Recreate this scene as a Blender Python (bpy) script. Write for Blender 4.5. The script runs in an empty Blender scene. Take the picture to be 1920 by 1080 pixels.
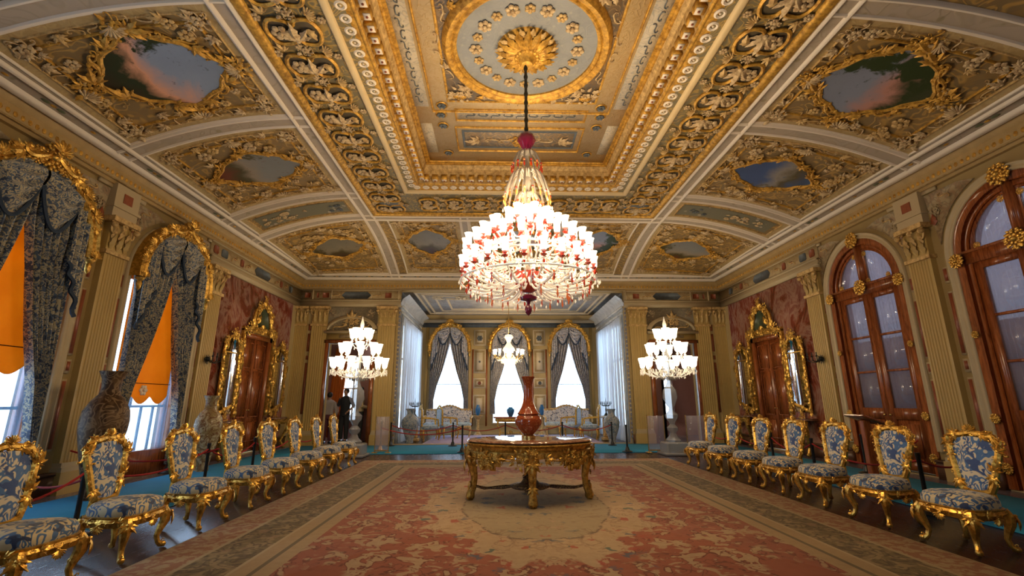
import bpy, math, random
import numpy as np
from mathutils import Vector
from mathutils.geometry import tessellate_polygon
PI=math.pi; sin=math.sin; cos=math.cos
S=bpy.context.scene; C=S.collection
# ---------------------------------------------------------------- camera, world, exposure
cam=bpy.data.cameras.new('camera'); camo=bpy.data.objects.new('camera',cam); C.objects.link(camo)
_F=870.0; _th=math.atan(212/_F); _ps=0.0320; _ro=-0.0035
cam.sensor_fit='HORIZONTAL'; cam.sensor_width=36; cam.lens=36*_F/1920; cam.clip_start=.05; cam.clip_end=200
from mathutils import Matrix
_r=Vector((cos(_ps),-sin(_ps),0)); _f=Vector((sin(_ps)*cos(_th),cos(_ps)*cos(_th),sin(_th))); _u=_r.cross(_f)
_a=_ro; _r2=_r*cos(_a)+_u*sin(_a); _u2=_u*cos(_a)-_r*sin(_a)
camo.matrix_world=Matrix(((_r2.x,_u2.x,-_f.x,-.5),(_r2.y,_u2.y,-_f.y,0),(_r2.z,_u2.z,-_f.z,1.25),(0,0,0,1)))
S.camera=camo
w=bpy.data.worlds.new('sky'); S.world=w; w.use_nodes=True
w.node_tree.nodes['Background'].inputs[0].default_value=(.66,.83,1,1); w.node_tree.nodes['Background'].inputs[1].default_value=6.0
S.view_settings.view_transform='Standard'; S.view_settings.look='None'; S.view_settings.gamma=1; S.view_settings.exposure=-0.28
S.view_settings.use_curve_mapping=False
cy=S.cycles; cy.max_bounces=7; cy.diffuse_bounces=4; cy.glossy_bounces=4; cy.transmission_bounces=5; cy.transparent_max_bounces=12
cy.caustics_reflective=False; cy.caustics_refractive=False; cy.sample_clamp_indirect=4.0; cy.use_denoising=True
cy.use_light_tree=True
P_CH,P_CA=42.0,26.0   # watts of each candle cluster: great chandelier, floor candelabra
def portal(loc,nrm,sx,sz):
    L=bpy.data.lights.new('daylight_portal','AREA'); L.shape='RECTANGLE'; L.size=sx; L.size_y=sz
    o=bpy.data.objects.new('daylight_portal',L); C.objects.link(o); o.location=loc
    o.rotation_euler=Vector(nrm).to_track_quat('-Z','Y').to_euler(); L.cycles.is_portal=True
# ---------------------------------------------------------------- mesh library (V, Q, T)
Z3=np.zeros((0,3)); Q0=np.zeros((0,4),int); T0=np.zeros((0,3),int)
def cat(ts):
    V=[];Q=[];T=[];n=0
    for v,q,t in ts:
        V.append(v);Q.append(q+n);T.append(t+n);n+=len(v)
    if not V: return (Z3,Q0,T0)
    return (np.vstack(V),np.vstack(Q),np.vstack(T))
def fr(O,U=(1,0,0),V=(0,1,0),N=(0,0,1),s=1.0):
    m=np.eye(4); s=(s,s,s) if np.isscalar(s) else s
    m[:3,0]=np.array(U,float)*s[0];m[:3,1]=np.array(V,float)*s[1];m[:3,2]=np.array(N,float)*s[2];m[:3,3]=O; return m
def rz(a,O=(0,0,0),s=1.0): return fr(O,(cos(a),sin(a),0),(-sin(a),cos(a),0),(0,0,1),s)
def xf(t,M): return (t[0]@M[:3,:3].T+M[:3,3],t[1],t[2])
class G:
    def __init__(s): s.t=[];s.m=[]
    def add(s,t,mat=0,M=None):
        if M is not None: t=xf(t,M)
        s.t.append(t);s.m.append(mat);return s
    def build(s,name,mats,parent=None,smooth=True,kind=None,angle=40):
        V,Q,T=cat(s.t)
        mq=np.concatenate([np.full(len(t[1]),m) for t,m in zip(s.t,s.m)]) if s.t else np.zeros(0)
        mt=np.concatenate([np.full(len(t[2]),m) for t,m in zip(s.t,s.m)]) if s.t else np.zeros(0)
        me=bpy.data.meshes.new(name); nv=len(V); nq=len(Q); nt=len(T)
        me.vertices.add(nv); me.vertices.foreach_set('co',V.astype(np.float32).ravel())
        me.loops.add(nq*4+nt*3); me.loops.foreach_set('vertex_index',np.concatenate([Q.ravel(),T.ravel()]).astype(np.int32))
        me.polygons.add(nq+nt)
        me.polygons.foreach_set('loop_start',np.concatenate([np.arange(nq)*4,nq*4+np.arange(nt)*3]).astype(np.int32))
        me.polygons.foreach_set('loop_total',np.concatenate([np.full(nq,4),np.full(nt,3)]).astype(np.int32))
        me.polygons.foreach_set('material_index',np.concatenate([mq,mt]).astype(np.int32))
        me.update(calc_edges=True); me.validate()
        if smooth:
            me.polygons.foreach_set('use_smooth',np.ones(len(me.polygons),bool)); me.set_sharp_from_angle(angle=math.radians(angle))
        for m in (mats if isinstance(mats,(list,tuple)) else [mats]): me.materials.append(mat(m) if isinstance(m,str) else m)
        o=bpy.data.objects.new(name,me); C.objects.link(o)
        if parent is not None: o.parent=parent
        if kind: o['kind']=kind
        return o
def box(x0,x1,y0,y1,z0,z1):
    V=np.array([(x,y,z) for x in (x0,x1) for y in (y0,y1) for z in (z0,z1)],float)
    return (V,np.array([(0,1,3,2),(4,6,7,5),(0,4,5,1),(2,3,7,6),(0,2,6,4),(1,5,7,3)]),T0)
def rbox(x0,x1,y0,y1,z0,z1,b):   # bevelled box: sweep of an octagon-ish section
    t=[]
    P=[(x0+b,y0),(x1-b,y0),(x1,y0+b),(x1,y1-b),(x1-b,y1),(x0+b,y1),(x0,y1-b),(x0,y0+b)]
    cx,cy_=(x0+x1)/2,(y0+y1)/2
    def sc(P,d): return [(cx+(x-cx)*(1-d/abs((x1-x0)/2)),cy_+(y-cy_)*(1-d/abs((y1-y0)/2))) for x,y in P]
    rings=[(sc(P,b),z0),(P,z0+b),(P,z1-b),(sc(P,b),z1)]
    V=[(x,y,z) for R,z in rings for x,y in R]; Q=[]
    for i in range(3):
        for k in range(8): Q.append((i*8+k,i*8+(k+1)%8,i*8+8+(k+1)%8,i*8+8+k))
    V+=[(cx,cy_,z0),(cx,cy_,z1)];T=[]
    for k in range(8): T+= [(32,(k+1)%8,k),(33,24+k,24+(k+1)%8)]
    return (np.array(V,float),np.array(Q),np.array(T))
def lathe(prof,n=16,a0=0.0,sx=1.0,sy=1.0,mod=None):
    V=[];m=len(prof)
    for r,z in prof:
        for k in range(n):
            a=a0+2*PI*k/n; rr=r*(mod(a,z) if mod else 1); V.append((rr*cos(a)*sx,rr*sin(a)*sy,z))
    i,k=np.meshgrid(np.arange(m-1),np.arange(n),indexing='ij'); k2=(k+1)%n
    Q=np.stack([i*n+k,i*n+k2,(i+1)*n+k2,(i+1)*n+k],-1).reshape(-1,4); T=[]
    for e,ri in ((0,0),(m-1,1)):
        if prof[e][0]>1e-4:
            V.append((0,0,prof[e][1])); c=len(V)-1
            for k_ in range(n): T.append((c,e*n+(k_+1)%n,e*n+k_) if ri==0 else (c,e*n+k_,e*n+(k_+1)%n))
    return (np.array(V,float),Q,np.array(T).reshape(-1,3) if T else T0)
def ball(r=1.0,n=8,m=5,c=(0,0,0),s=(1,1,1)):
    t=lathe([(max(1e-5,r*sin(PI*i/m)),-r*cos(PI*i/m)) for i in range(m+1)],n)
    return (t[0]*np.array(s)+np.array(c),t[1],t[2])
def tube(P,r,n=6,closed=False,flat=1.0,up=None):
    P=np.array(P,float);m=len(P); r=np.full(m,r) if np.isscalar(r) else np.array(r,float)
    if closed: T_=np.roll(P,-1,0)-np.roll(P,1,0)
    else: T_=np.gradient(P,axis=0)
    T_/= (np.linalg.norm(T_,axis=1,keepdims=True)+1e-12)
    u=np.array(up,float) if up is not None else (np.array([0,0,1.]) if abs(T_[0][2])<.9 else np.array([1.,0,0]))
    A=[];B=[];a=u-T_[0]*u.dot(T_[0]);a/=np.linalg.norm(a)+1e-12
    for i in range(m):
        if up is not None: a=u-T_[i]*u.dot(T_[i])
        else: a=a-T_[i]*a.dot(T_[i])
        a=a/(np.linalg.norm(a)+1e-12); A.append(a);B.append(np.cross(T_[i],a))
    A=np.array(A);B=np.array(B);th=2*PI*np.arange(n)/n
    V=(P[:,None]+r[:,None,None]*(flat*np.cos(th)[None,:,None]*A[:,None]+np.sin(th)[None,:,None]*B[:,None])).reshape(-1,3)
    mm=m if closed else m-1
    i,k=np.meshgrid(np.arange(mm),np.arange(n),indexing='ij'); k2=(k+1)%n; i2=(i+1)%m
    Q=np.stack([i*n+k,i*n+k2,i2*n+k2,i2*n+k],-1).reshape(-1,4)
    if closed: return (V,Q,T0)
    V=np.vstack([V,P[:1],P[-1:]]);c0=m*n;T=[]
    for k in range(n): T+=[(c0,(k+1)%n,k),(c0+1,(m-1)*n+k,(m-1)*n+(k+1)%n)]
    return (V,Q,np.array(T))
def sweep(P,Sd,N,prof,closed=False):   # prof [(side, normal)], P path points
    P=np.array(P,float);m=len(P);Sd=np.broadcast_to(np.array(Sd,float),P.shape);N=np.broadcast_to(np.array(N,float),P.shape)
    pr=np.array(prof,float);n=len(pr)
    V=(P[:,None]+pr[None,:,0,None]*Sd[:,None]+pr[None,:,1,None]*N[:,None]).reshape(-1,3)
    i,k=np.meshgrid(np.arange(m if closed else m-1),np.arange(n-1),indexing='ij'); i2=(i+1)%m
    return (V,np.stack([i*n+k,i*n+k+1,i2*n+k+1,i2*n+k],-1).reshape(-1,4),T0)
def rect(x0,x1,y0,y1,prof):      # closed mitred moulding; prof [(inset, z)]
    V=[];n=len(prof)
    for a,b in ((0,0),(1,0),(1,1),(0,1)):
        for o,z in prof: V.append((x0+o if a==0 else x1-o,y0+o if b==0 else y1-o,z))
    Q=[]
    for i in range(4):
        for k in range(n-1): j=(i+1)%4; Q.append((i*n+k,i*n+k+1,j*n+k+1,j*n+k))
    return (np.array(V,float),np.array(Q),T0)
def hump(o0,z0,w,h,n=6):          # half-round profile from (o0,z0) wide w, bulging h (down if h<0)
    return [(o0+w*(1-cos(PI*i/n))/2,z0+h*sin(PI*i/n)) for i in range(n+1)]
def grid(fn,nu,nv,cu=False):
    V=[fn(i/(nu if cu else nu-1),j/(nv-1)) for i in range(nu) for j in range(nv)]
    i,j=np.meshgrid(np.arange(nu if cu else nu-1),np.arange(nv-1),indexing='ij'); i2=(i+1)%nu
    return (np.array(V,float),np.stack([i*nv+j,i2*nv+j,i2*nv+j+1,i*nv+j+1],-1).reshape(-1,4),T0)
def poly(pts,h=0.0,holes=(),back=True):   # flat polygon in XY with holes, extruded from z=-h to 0
    loops=[list(pts)]+[list(q) for q in holes]
    tr=tessellate_polygon([[Vector((x,y,0)) for x,y in L] for L in loops])
    fl=[p for L in loops for p in L]; n=len(fl)
    V=np.array([(x,y,0) for x,y in fl],float); T=np.array(tr,int).reshape(-1,3)
    if h==0: return (V,Q0,T)
    V2=np.vstack([V,V-np.array([0,0,h])]); Q=[];s=0
    for L in loops:
        for k in range(len(L)): a=s+k;b=s+(k+1)%len(L); Q.append((a,b,b+n,a+n))
        s+=len(L)
    return (V2,np.array(Q),np.vstack([T,T[:,::-1]+n]) if back else T)
def arc(cx,cy_,r,a0,a1,n,ry=None): return [(cx+r*cos(a0+(a1-a0)*i/n),cy_+(ry or r)*sin(a0+(a1-a0)*i/n)) for i in range(n+1)]
# ---------------------------------------------------------------- carved ornament pieces, unit size in XY, relief along +Z
def _scroll(kind,k0,n=22,pw=1.6,r=.055,hz=.9,sides=5):
    s=np.linspace(-1,1,n); k=k0*np.abs(s)**pw
    if kind=='S': k=k*np.sign(s)
    th=np.cumsum(k)*(2/n); th-=np.interp(0,s,th)
    P=np.cumsum(np.stack([np.cos(th),np.sin(th)],1),0)*(2/n); P-=P.mean(0)
    d=P[n//2+3]-P[n//2-3];a=math.atan2(d[1],d[0]);R=np.array([[cos(-a),-sin(-a)],[sin(-a),cos(-a)]]);P=P@R.T
    P/= (np.abs(P).max()*2)
    Q=np.column_stack([P,np.full(n,.02)]); rr=r*(1.15-.6*np.abs(s)**1.5)
    t=tube(Q,rr,sides,up=(0,0,1),flat=hz)
    b1=ball(r*1.1,6,4,c=Q[0]);b2=ball(r*1.1,6,4,c=Q[-1])
    return cat([t,b1,b2])
CS=_scroll('C',9.0); CS2=_scroll('C',5.5,pw=1.2); SS=_scroll('S',8.5)
CSb=_scroll('C',8.0,n=18,r=.085)
def _leaf(L=1.0,W=.3,lob=5,n=9):
    def f(u,v):
        v=v*2-1; w=W*sin(PI*min(1,.06+.94*u)**.75)*(1+.28*sin(lob*2*PI*u)*abs(v))*(1-u*.15)
        return (L*u,w*v,.16*sin(PI*u)*(1-abs(v)*.9)+.03)
    return grid(f,n,5)
LEAF=_leaf()
LEAFn=_leaf(1,.2,4,8)
def _acan():
    return cat([xf(LEAFn,rz(a,(0,0,.02*i),s)) for i,(a,s) in enumerate([(-1.35,.62),(1.35,.62),(-.75,.8),(.75,.8),(0,1.0)])]+[ball(.12,7,4,c=(0,0,.06))])
ACAN=_acan()
def _shell(n=9):
    t=[]
    for i in range(n):
        a=-1.25+2.5*i/(n-1)+PI/2; L=.95+.08*(i%2)
        P=[(L*u*cos(a),L*u*sin(a),.05+.14*sin(PI*u*.8)) for u in np.linspace(.08,1,6)]
        t.append(tube(P,[.03,.05,.07,.09,.1,.05],5))
    return cat(t+[ball(.16,8,5,c=(0,0,.08)),xf(CSb,fr((0,-.12,.02),s=.5))])
SHELL=_shell()
def _flower(n=6):
    return cat([ball(.3,6,4,c=(.48*cos(2*PI*i/n),.48*sin(2*PI*i/n),.08),s=(1,1,.5)) for i in range(n)]+[ball(.22,7,4,c=(0,0,.2),s=(1,1,.8))])
FLOWER=_flower()
BLOB=ball(.5,7,4,s=(1,1,.6))
def cluster(rng,n=9,sc=.75):
    t=[xf(FLOWER,fr((0,0,.05),s=.5))]
    for i in range(n):
        a=2*PI*i/n+rng.uniform(-.2,.2); d=rng.uniform(.3,.6)
        p=rng.choice([CS,CSb,ACAN,LEAF,SS]); t.append(xf(p,rz(a+rng.uniform(-.6,.6),(d*cos(a),d*sin(a),rng.uniform(0,.08)),sc*rng.uniform(.6,1))))
    for i in range(n):
        a=rng.uniform(0,2*PI);d=rng.uniform(.1,.85);t.append(xf(BLOB,fr((d*cos(a),d*sin(a),.1),s=rng.uniform(.12,.25))))
    return cat(t)
def _rose(seed):
    r=random.Random(seed);t=[ball(.3,8,5,c=(0,0,.12))]
    for k,(n,d,s) in enumerate(((7,.36,.17),(11,.64,.16),(14,.86,.13))):
        for i in range(n):
            a=2*PI*i/n+k*.3;t.append(ball(s*r.uniform(.8,1.15),6,4,c=(d*cos(a),d*sin(a),.1-.02*k),s=(1,1,.8)))
            if i%2: t.append(xf(CS,rz(a+r.uniform(-1,1),(d*cos(a),d*sin(a),.12),.32)))
    return cat(t)
ROSE=[_rose(5),_rose(6)]
_rg=random.Random(3)
CLUS=[cluster(_rg) for _ in range(4)]
def garland(g,P,N,size,mi,rng,step=None,pieces=None,both=True,lift=0.0):
    """place scroll pieces along path P (closed), N normals; pieces lie in the surface"""
    P=np.array(P,float); n=len(P); N=np.broadcast_to(np.array(N,float),P.shape)
    seg=np.linalg.norm(np.roll(P,-1,0)-P,axis=1);tot=seg.sum();step=step or size*.62;k=max(3,int(round(tot/step)));cum=np.concatenate([[0],np.cumsum(seg)])
    pieces=pieces or [CSb,CS,SS,ACAN,CSb]
    for i in range(k):
        d=tot*i/k;j=min(n-1,int(np.searchsorted(cum,d,side='right')-1));f=(d-cum[j])/max(seg[j],1e-9)
        p=P[j]*(1-f)+P[(j+1)%n]*f; t=P[(j+1)%n]-P[j];t/=np.linalg.norm(t)+1e-9;nn=N[j]/(np.linalg.norm(N[j])+1e-9);t=t-nn*t.dot(nn);t/=np.linalg.norm(t)+1e-9
        b=np.cross(nn,t); a=rng.uniform(-.5,.5)+(PI if (both and i%2) else 0)
        U=t*cos(a)+b*sin(a);V=-t*sin(a)+b*cos(a);pc=pieces[i%len(pieces)] if rng.random()<.7 else rng.choice(pieces)
        g.add(pc,mi,fr(p+nn*lift,U,V,nn,size*rng.uniform(.8,1.2)))
        if rng.random()<.7: g.add(BLOB,mi,fr(p+b*size*rng.uniform(-.35,.35)+nn*(lift+size*.05),t,b,nn,size*rng.uniform(.18,.3)))
# ---------------------------------------------------------------- scene tree helpers
def thing(name,label,cat_,loc=(0,0,0),rot=0,group=None):
    o=bpy.data.objects.new(name,None);C.objects.link(o);o.location=loc;o.rotation_euler=(0,0,rot);o.empty_display_size=.2
    return tag(o,label,cat_,group)
def tag(o,label,cat_,group=None,kind=None):
    o['label']=label;o['category']=cat_
    if group:o['group']=group
    if kind:o['kind']=kind
    return o
def spin(o,parent,a):
    c=o.copy();C.objects.link(c);c.parent=parent;c.rotation_euler=(0,0,a)
    for ch in list(o.children): d=ch.copy();C.objects.link(d);d.parent=c
    return c
def dup(root,loc,rot,label,group=None):
    r=root.copy();C.objects.link(r);r.location=loc;r.rotation_euler=(0,0,rot);r['label']=label
    if group:r['group']=group
    def rec(a,b):
        for ch in list(a.children):
            c=ch.copy();C.objects.link(c);c.parent=b;rec(ch,c)
    rec(root,r);return r
# ---------------------------------------------------------------- materials
class NB:
    def __init__(s,name):
        s.m=bpy.data.materials.new(name);s.m.use_nodes=True;s.t=s.m.node_tree;s.b=s.t.nodes['Principled BSDF'];s.out=s.t.nodes['Material Output']
    def set(s,sock,v):
        if isinstance(v,bpy.types.NodeSocket): s.t.links.new(v,sock)
        elif isinstance(v,(tuple,list)) and len(v)==3 and sock.type=='RGBA': sock.default_value=(*v,1)
        else: sock.default_value=v
    def n(s,ty,out=0,props={},**k):
        nd=s.t.nodes.new(ty)
        for a,b in props.items(): setattr(nd,a,b)
        for a,b in k.items():
            a=a.replace('_',' ')
            sk=nd.inputs[int(a[1:])] if a[0]=='i' and a[1:].isdigit() else nd.inputs[a]
            s.set(sk,b)
        return nd.outputs[out]
    def pos(s): return s.n('ShaderNodeNewGeometry',0)
    def obj(s): return s.n('ShaderNodeTexCoord',3)
    def m_(s,op,a,b=0.0,c=0.0,cl=False): return s.n('ShaderNodeMath',props=dict(operation=op,use_clamp=cl),i0=a,i1=b,i2=c)
    def add(s,a,b): return s.m_('ADD',a,b)
    def sub(s,a,b): return s.m_('SUBTRACT',a,b)
    def mul(s,a,b): return s.m_('MULTIPLY',a,b)
    def gt(s,a,b): return s.m_('GREATER_THAN',a,b)
    def lt(s,a,b): return s.m_('LESS_THAN',a,b)
    def ab(s,a): return s.m_('ABSOLUTE',a)
    def sm(s,a,lo,hi): return s.n('ShaderNodeMapRange',props=dict(interpolation_type='SMOOTHSTEP'),Value=a,From_Min=lo,From_Max=hi)
    def sep(s,v):
        nd=s.t.nodes.new('ShaderNodeSeparateXYZ');s.set(nd.inputs[0],v);return nd.outputs
    def comb(s,x,y,z=0.0): return s.n('ShaderNodeCombineXYZ',X=x,Y=y,Z=z)
    def map(s,v,scale=(1,1,1),loc=(0,0,0)): return s.n('ShaderNodeMapping',Vector=v,Scale=scale,Location=loc)
    def noise(s,v,sc,det=3,ro=.5,dist=0.0,out=0): return s.n('ShaderNodeTexNoise',out,Vector=v,Scale=sc,Detail=det,Roughness=ro,Distortion=dist)
    def vor(s,v,sc,feat='F1',out=0,rnd=1.0): return s.n('ShaderNodeTexVoronoi',out,props=dict(feature=feat),Vector=v,Scale=sc,Randomness=rnd)
    def mix(s,f,a,b,bt='MIX'):
        nd=s.t.nodes.new('ShaderNodeMix');nd.data_type='RGBA';nd.blend_type=bt
        s.set(nd.inputs[0],f);s.set(nd.inputs[6],a);s.set(nd.inputs[7],b);return nd.outputs[2]
    def ramp(s,f,st,const=False):
        nd=s.t.nodes.new('ShaderNodeValToRGB');cr=nd.color_ramp
        if const: cr.interpolation='CONSTANT'
        while len(cr.elements)<len(st): cr.elements.new(.5)
        for e,(p,c) in zip(cr.elements,st): e.position=p;e.color=(*c,1)
        s.set(nd.inputs[0],f);return nd.outputs[0]
    def vine(s,v,sc,lo=.02,hi=.07,det=1.5,dist=.6,bands=2.0):   # thin scrolling lines = level curves of a noise
        f=s.noise(v,sc,det,.5,dist);g=s.m_('FRACT',s.mul(f,bands*3));return s.sub(1.0,s.sm(s.ab(s.sub(g,.5)),lo,hi*3))
    def bump(s,h,st=.3,d=.01):
        s.t.links.new(s.n('ShaderNodeBump',Strength=st,Distance=d,Height=h),s.b.inputs['Normal'])
    def fin(s,col=None,rough=.5,metal=0.0,spec=None,**k):
        if col is not None: s.set(s.b.inputs['Base Color'],col)
        s.set(s.b.inputs['Roughness'],rough);s.set(s.b.inputs['Metallic'],metal)
        if spec is not None: s.set(s.b.inputs['Specular IOR Level'],spec)
        for a,b in k.items(): s.set(s.b.inputs[a.replace('_',' ')],b)
        return s.m
MATS={};DEF={}
def mat(n):
    if n not in MATS: MATS[n]=DEF[n](NB(n))
    return MATS[n]
def D(n):
    def w_(f): DEF[n]=f;return f
    return w_
def plain(n,col,rough=.5,metal=0.0,var=.12,sc=6.0,bump=.0,obj=False,**k):
    def f(b):
        v=b.obj() if obj else b.pos();nz=b.noise(v,sc,4,.6)
        c=b.mix(nz,tuple(x*(1-var) for x in col),tuple(min(1,x*(1+var)) for x in col))
        if bump:b.bump(b.noise(v,sc*6,3),bump,.01)
        return b.fin(c,rough,metal,**k)
    DEF[n]=f
def goldm(n,hi,lo,rough=.32,metal=.85,sc=22,obj=True):
    def f(b):
        v=b.obj() if obj else b.pos();a=b.noise(v,sc,4,.65)
        c=b.ramp(a,[(.3,lo),(.62,hi),(.85,tuple(min(1,x*1.15) for x in hi))]);b.bump(b.noise(v,sc*2.2,3),.35,.012)
        return b.fin(c,rough,metal)
    DEF[n]=f
goldm('gold',(.95,.58,.12),(.42,.2,.03));goldm('gold_wall',(.9,.56,.13),(.4,.2,.03),obj=False,rough=.38)
goldm('gold_dark',(.75,.46,.1),(.2,.1,.02),rough=.4,metal=.8)
goldm('gilt_paint',(.76,.43,.07),(.27,.12,.015),rough=.5,metal=.35,sc=14,obj=False)
goldm('gilt_pale',(.7,.48,.2),(.3,.17,.05),rough=.6,metal=.1,sc=14,obj=False)
goldm('leaf_pale',(.7,.53,.3),(.3,.18,.08),rough=.65,metal=.05,sc=16,obj=False)
goldm('brass',(.85,.6,.22),(.5,.3,.08),rough=.25)
plain('white_trim',(.8,.7,.58),.55,var=.06);plain('cream_trim',(.72,.55,.3),.55,var=.1);plain('cornice',(.4,.27,.11),.6,var=.3,sc=5)
plain('cornice_dark',(.27,.17,.06),.6,var=.2);plain('wall_plaster',(.42,.31,.14),.55,var=.13,sc=2.2)
plain('pilaster',(.47,.32,.105),.5,var=.12,sc=2.5);plain('pil_white',(.47,.37,.22),.5,var=.08);plain('inlay_red',(.26,.07,.03),.35,var=.5,sc=14)
plain('inlay_slate',(.1,.12,.14),.4,var=.5,sc=10);plain('inlay_green',(.13,.15,.08),.4,var=.5,sc=10)
plain('plinth',(.12,.055,.03),.35,var=.3);plain('ground_dark',(.1,.08,.05),.7,var=.4,sc=8)
plain('post_black',(.012,.012,.014),.35,var=.1);plain('rope_red',(.35,.01,.008),.8,var=.2,sc=40,obj=True)
plain('skin',(.45,.25,.16),.5,var=.05);plain('hair',(.015,.01,.008),.6);plain('cloth_grey',(.35,.3,.28),.8);plain('cloth_black',(.02,.022,.025),.8)
plain('cloth_cream',(.55,.42,.24),.8);plain('cloth_maroon',(.09,.02,.03),.8);plain('paper',(.8,.65,.45),.7,var=.02);plain('bronze',(.03,.035,.035),.35,.6)
plain('side_wall',(.42,.22,.2),.7,var=.1);plain('orange_drape',(.75,.22,.03),.8);plain('tassel',(.2,.2,.25),.8)
plain('blue_vase',(.02,.12,.32),.15,var=.5,sc=14,obj=True);plain('rose_floor',(.45,.3,.36),.35,var=.3,sc=3)
@D('blind')
def _(b):
    v=b.pos();x,y,z=b.sep(v);st=b.m_('SINE',b.mul(z,9.0));c=b.mix(b.noise(v,3,3),(.8,.3,.02),(.95,.42,.05))
    mx=b.t.nodes.new('ShaderNodeMixShader');tl=b.n('ShaderNodeBsdfTranslucent',Color=c);b.fin(c,.8);b.t.links.new(b.b.outputs[0],mx.inputs[1]);b.t.links.new(tl,mx.inputs[2]);mx.inputs[0].default_value=.6
    b.t.links.new(mx.outputs[0],b.out.inputs[0]);return b.m
def sheer(n,col,tr=.35,tlc=.6):
    def f(b):
        v=b.pos();c=b.mix(b.noise(b.map(v,(1,1,.15)),9,3),tuple(x*.8 for x in col),col)
        mx=b.t.nodes.new('ShaderNodeMixShader');tl=b.n('ShaderNodeBsdfTranslucent',Color=c);b.fin(c,.9);b.t.links.new(b.b.outputs[0],mx.inputs[1]);b.t.links.new(tl,mx.inputs[2]);mx.inputs[0].default_value=tlc
        m2=b.t.nodes.new('ShaderNodeMixShader');tp=b.n('ShaderNodeBsdfTransparent');m2.inputs[0].default_value=tr
        b.t.links.new(mx.outputs[0],m2.inputs[1]);b.t.links.new(tp,m2.inputs[2]);b.t.links.new(m2.outputs[0],b.out.inputs[0]);return b.m
    DEF[n]=f
sheer('sheer_white',(.92,.96,1),.3,.85);sheer('sheer_blue',(.45,.68,.95),.72,.75);sheer('sheer_lilac',(.52,.42,.52),.15,.5)
def glassm(n,col,tr,rough=.03,metal=0.0):
    def f(b):
        b.fin(col,rough,metal,spec=1.0);m2=b.t.nodes.new('ShaderNodeMixShader');tp=b.n('ShaderNodeBsdfTransparent',Color=(*[min(1,x*.5+.5) for x in col],1));m2.inputs[0].default_value=tr
        b.t.links.new(b.b.outputs[0],m2.inputs[1]);b.t.links.new(tp,m2.inputs[2]);b.t.links.new(m2.outputs[0],b.out.inputs[0]);return b.m
    DEF[n]=f
glassm('window_glass',(.8,.9,1),.9);glassm('door_glass',(.3,.27,.33),.55);glassm('acrylic',(.75,.7,.85),.8);glassm('crystal',(.5,.5,.52),.5,.04);glassm('crystal_clear',(.42,.38,.34),.5,.04)
glassm('glass_red',(.45,.03,.01),.2,.08);glassm('glass_orange',(.8,.2,.05),.25,.08);glassm('glass_magenta',(.2,.01,.05),.15,.08)
@D('mirror')
def _(b): return b.fin((.72,.72,.74),.03,1.0)
plain('overdoor_green',(.06,.08,.045),.3,var=.5,sc=4)
@D('mirror_dark')
def _(b): return b.fin((.06,.08,.06),.08,0.0)
def emit(n,col,st):
    def f(b):
        b.set(b.b.inputs['Emission Color'],(*col,1));b.b.inputs['Emission Strength'].default_value=st;return b.fin((.9,.85,.75),.4)
    DEF[n]=f
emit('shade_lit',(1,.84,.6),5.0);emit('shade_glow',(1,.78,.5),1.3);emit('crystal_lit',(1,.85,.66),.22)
def woodm(n,a,c,rough=.25,axis=(6,6,.7)):
    def f(b):
        v=b.map(b.pos(),axis);g=b.noise(v,4,5,.6,1.2);b.bump(g,.08,.01);return b.fin(b.ramp(g,[(.3,a),(.7,c)]),rough,Coat_Weight=.3,Coat_Roughness=.15)
    DEF[n]=f
woodm('mahogany',(.15,.036,.01),(.42,.125,.035));woodm('mahogany_dark',(.05,.012,.006),(.13,.03,.012))
@D('floor_wood')
def _(b):
    v=b.pos();x,y,z=b.sep(v);pl=b.m_('FLOOR',b.mul(x,7.0));h=b.n('ShaderNodeTexWhiteNoise',0,props=dict(noise_dimensions='1D'),W=pl)
    g=b.noise(b.comb(b.mul(x,14.0),b.add(y,b.mul(h,9.0)),0.0),3,4,.6);c=b.ramp(b.add(b.mul(g,.7),b.mul(h,.3)),[(.25,(.03,.013,.008)),(.7,(.11,.05,.03))])
    gap=b.lt(b.m_('FRACT',b.mul(x,7.0)),.04);c=b.mix(gap,c,(.01,.005,.003));b.bump(g,.05,.01);return b.fin(c,b.add(.16,b.mul(g,.18)),spec=.6)
def damask(n,blue,cream,sc,dk,obj=True,bal=.5,str_=False):
    def f(b):
        v=b.obj() if obj else b.pos();a=b.noise(v,sc,1.0,.5,1.4);k=b.m_('FRACT',b.mul(a,5.0));m=b.sm(b.ab(b.sub(k,.5)),bal*.5-.05,bal*.5+.05)
        d=b.noise(v,sc*1.7,1.5,.5,.9);dark=b.sm(d,.56,.62);pet=b.sm(b.vor(v,sc*1.5),.16,.22)
        c=b.mix(m,cream,blue);c=b.mix(dark,c,dk);c=b.mix(b.mul(b.sub(1.0,pet),.85),c,cream);b.bump(m,.15,.004)
        return b.fin(c,.65,Sheen_Weight=.3)
    DEF[n]=f
damask('damask_seat',(.045,.12,.26),(.62,.5,.28),7.5,(.012,.03,.09),bal=.55);damask('damask_back',(.05,.14,.33),(.66,.58,.42),8.0,(.02,.06,.2),bal=.5)
damask('damask_curtain',(.09,.13,.2),(.5,.43,.28),10,(.03,.05,.1),obj=False,bal=.5);damask('damask_far',(.34,.38,.48),(.7,.62,.56),9,(.08,.09,.15),obj=False,bal=.5)
damask('damask_pale',(.25,.38,.5),(.55,.6,.6),9,(.2,.3,.42),bal=.5)
plain('curtain_fringe',(.03,.05,.09),.8,var=.5,sc=50)
@D('marble_red')
def _(b):
    v=b.pos();a=b.noise(b.map(v,(1,1,.55)),1.5,5,.65,2.2);c=b.ramp(a,[(.3,(.09,.016,.008)),(.44,(.21,.045,.025)),(.54,(.34,.19,.14)),(.6,(.24,.09,.07)),(.72,(.15,.03,.02))]);return b.fin(c,.15)
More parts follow.
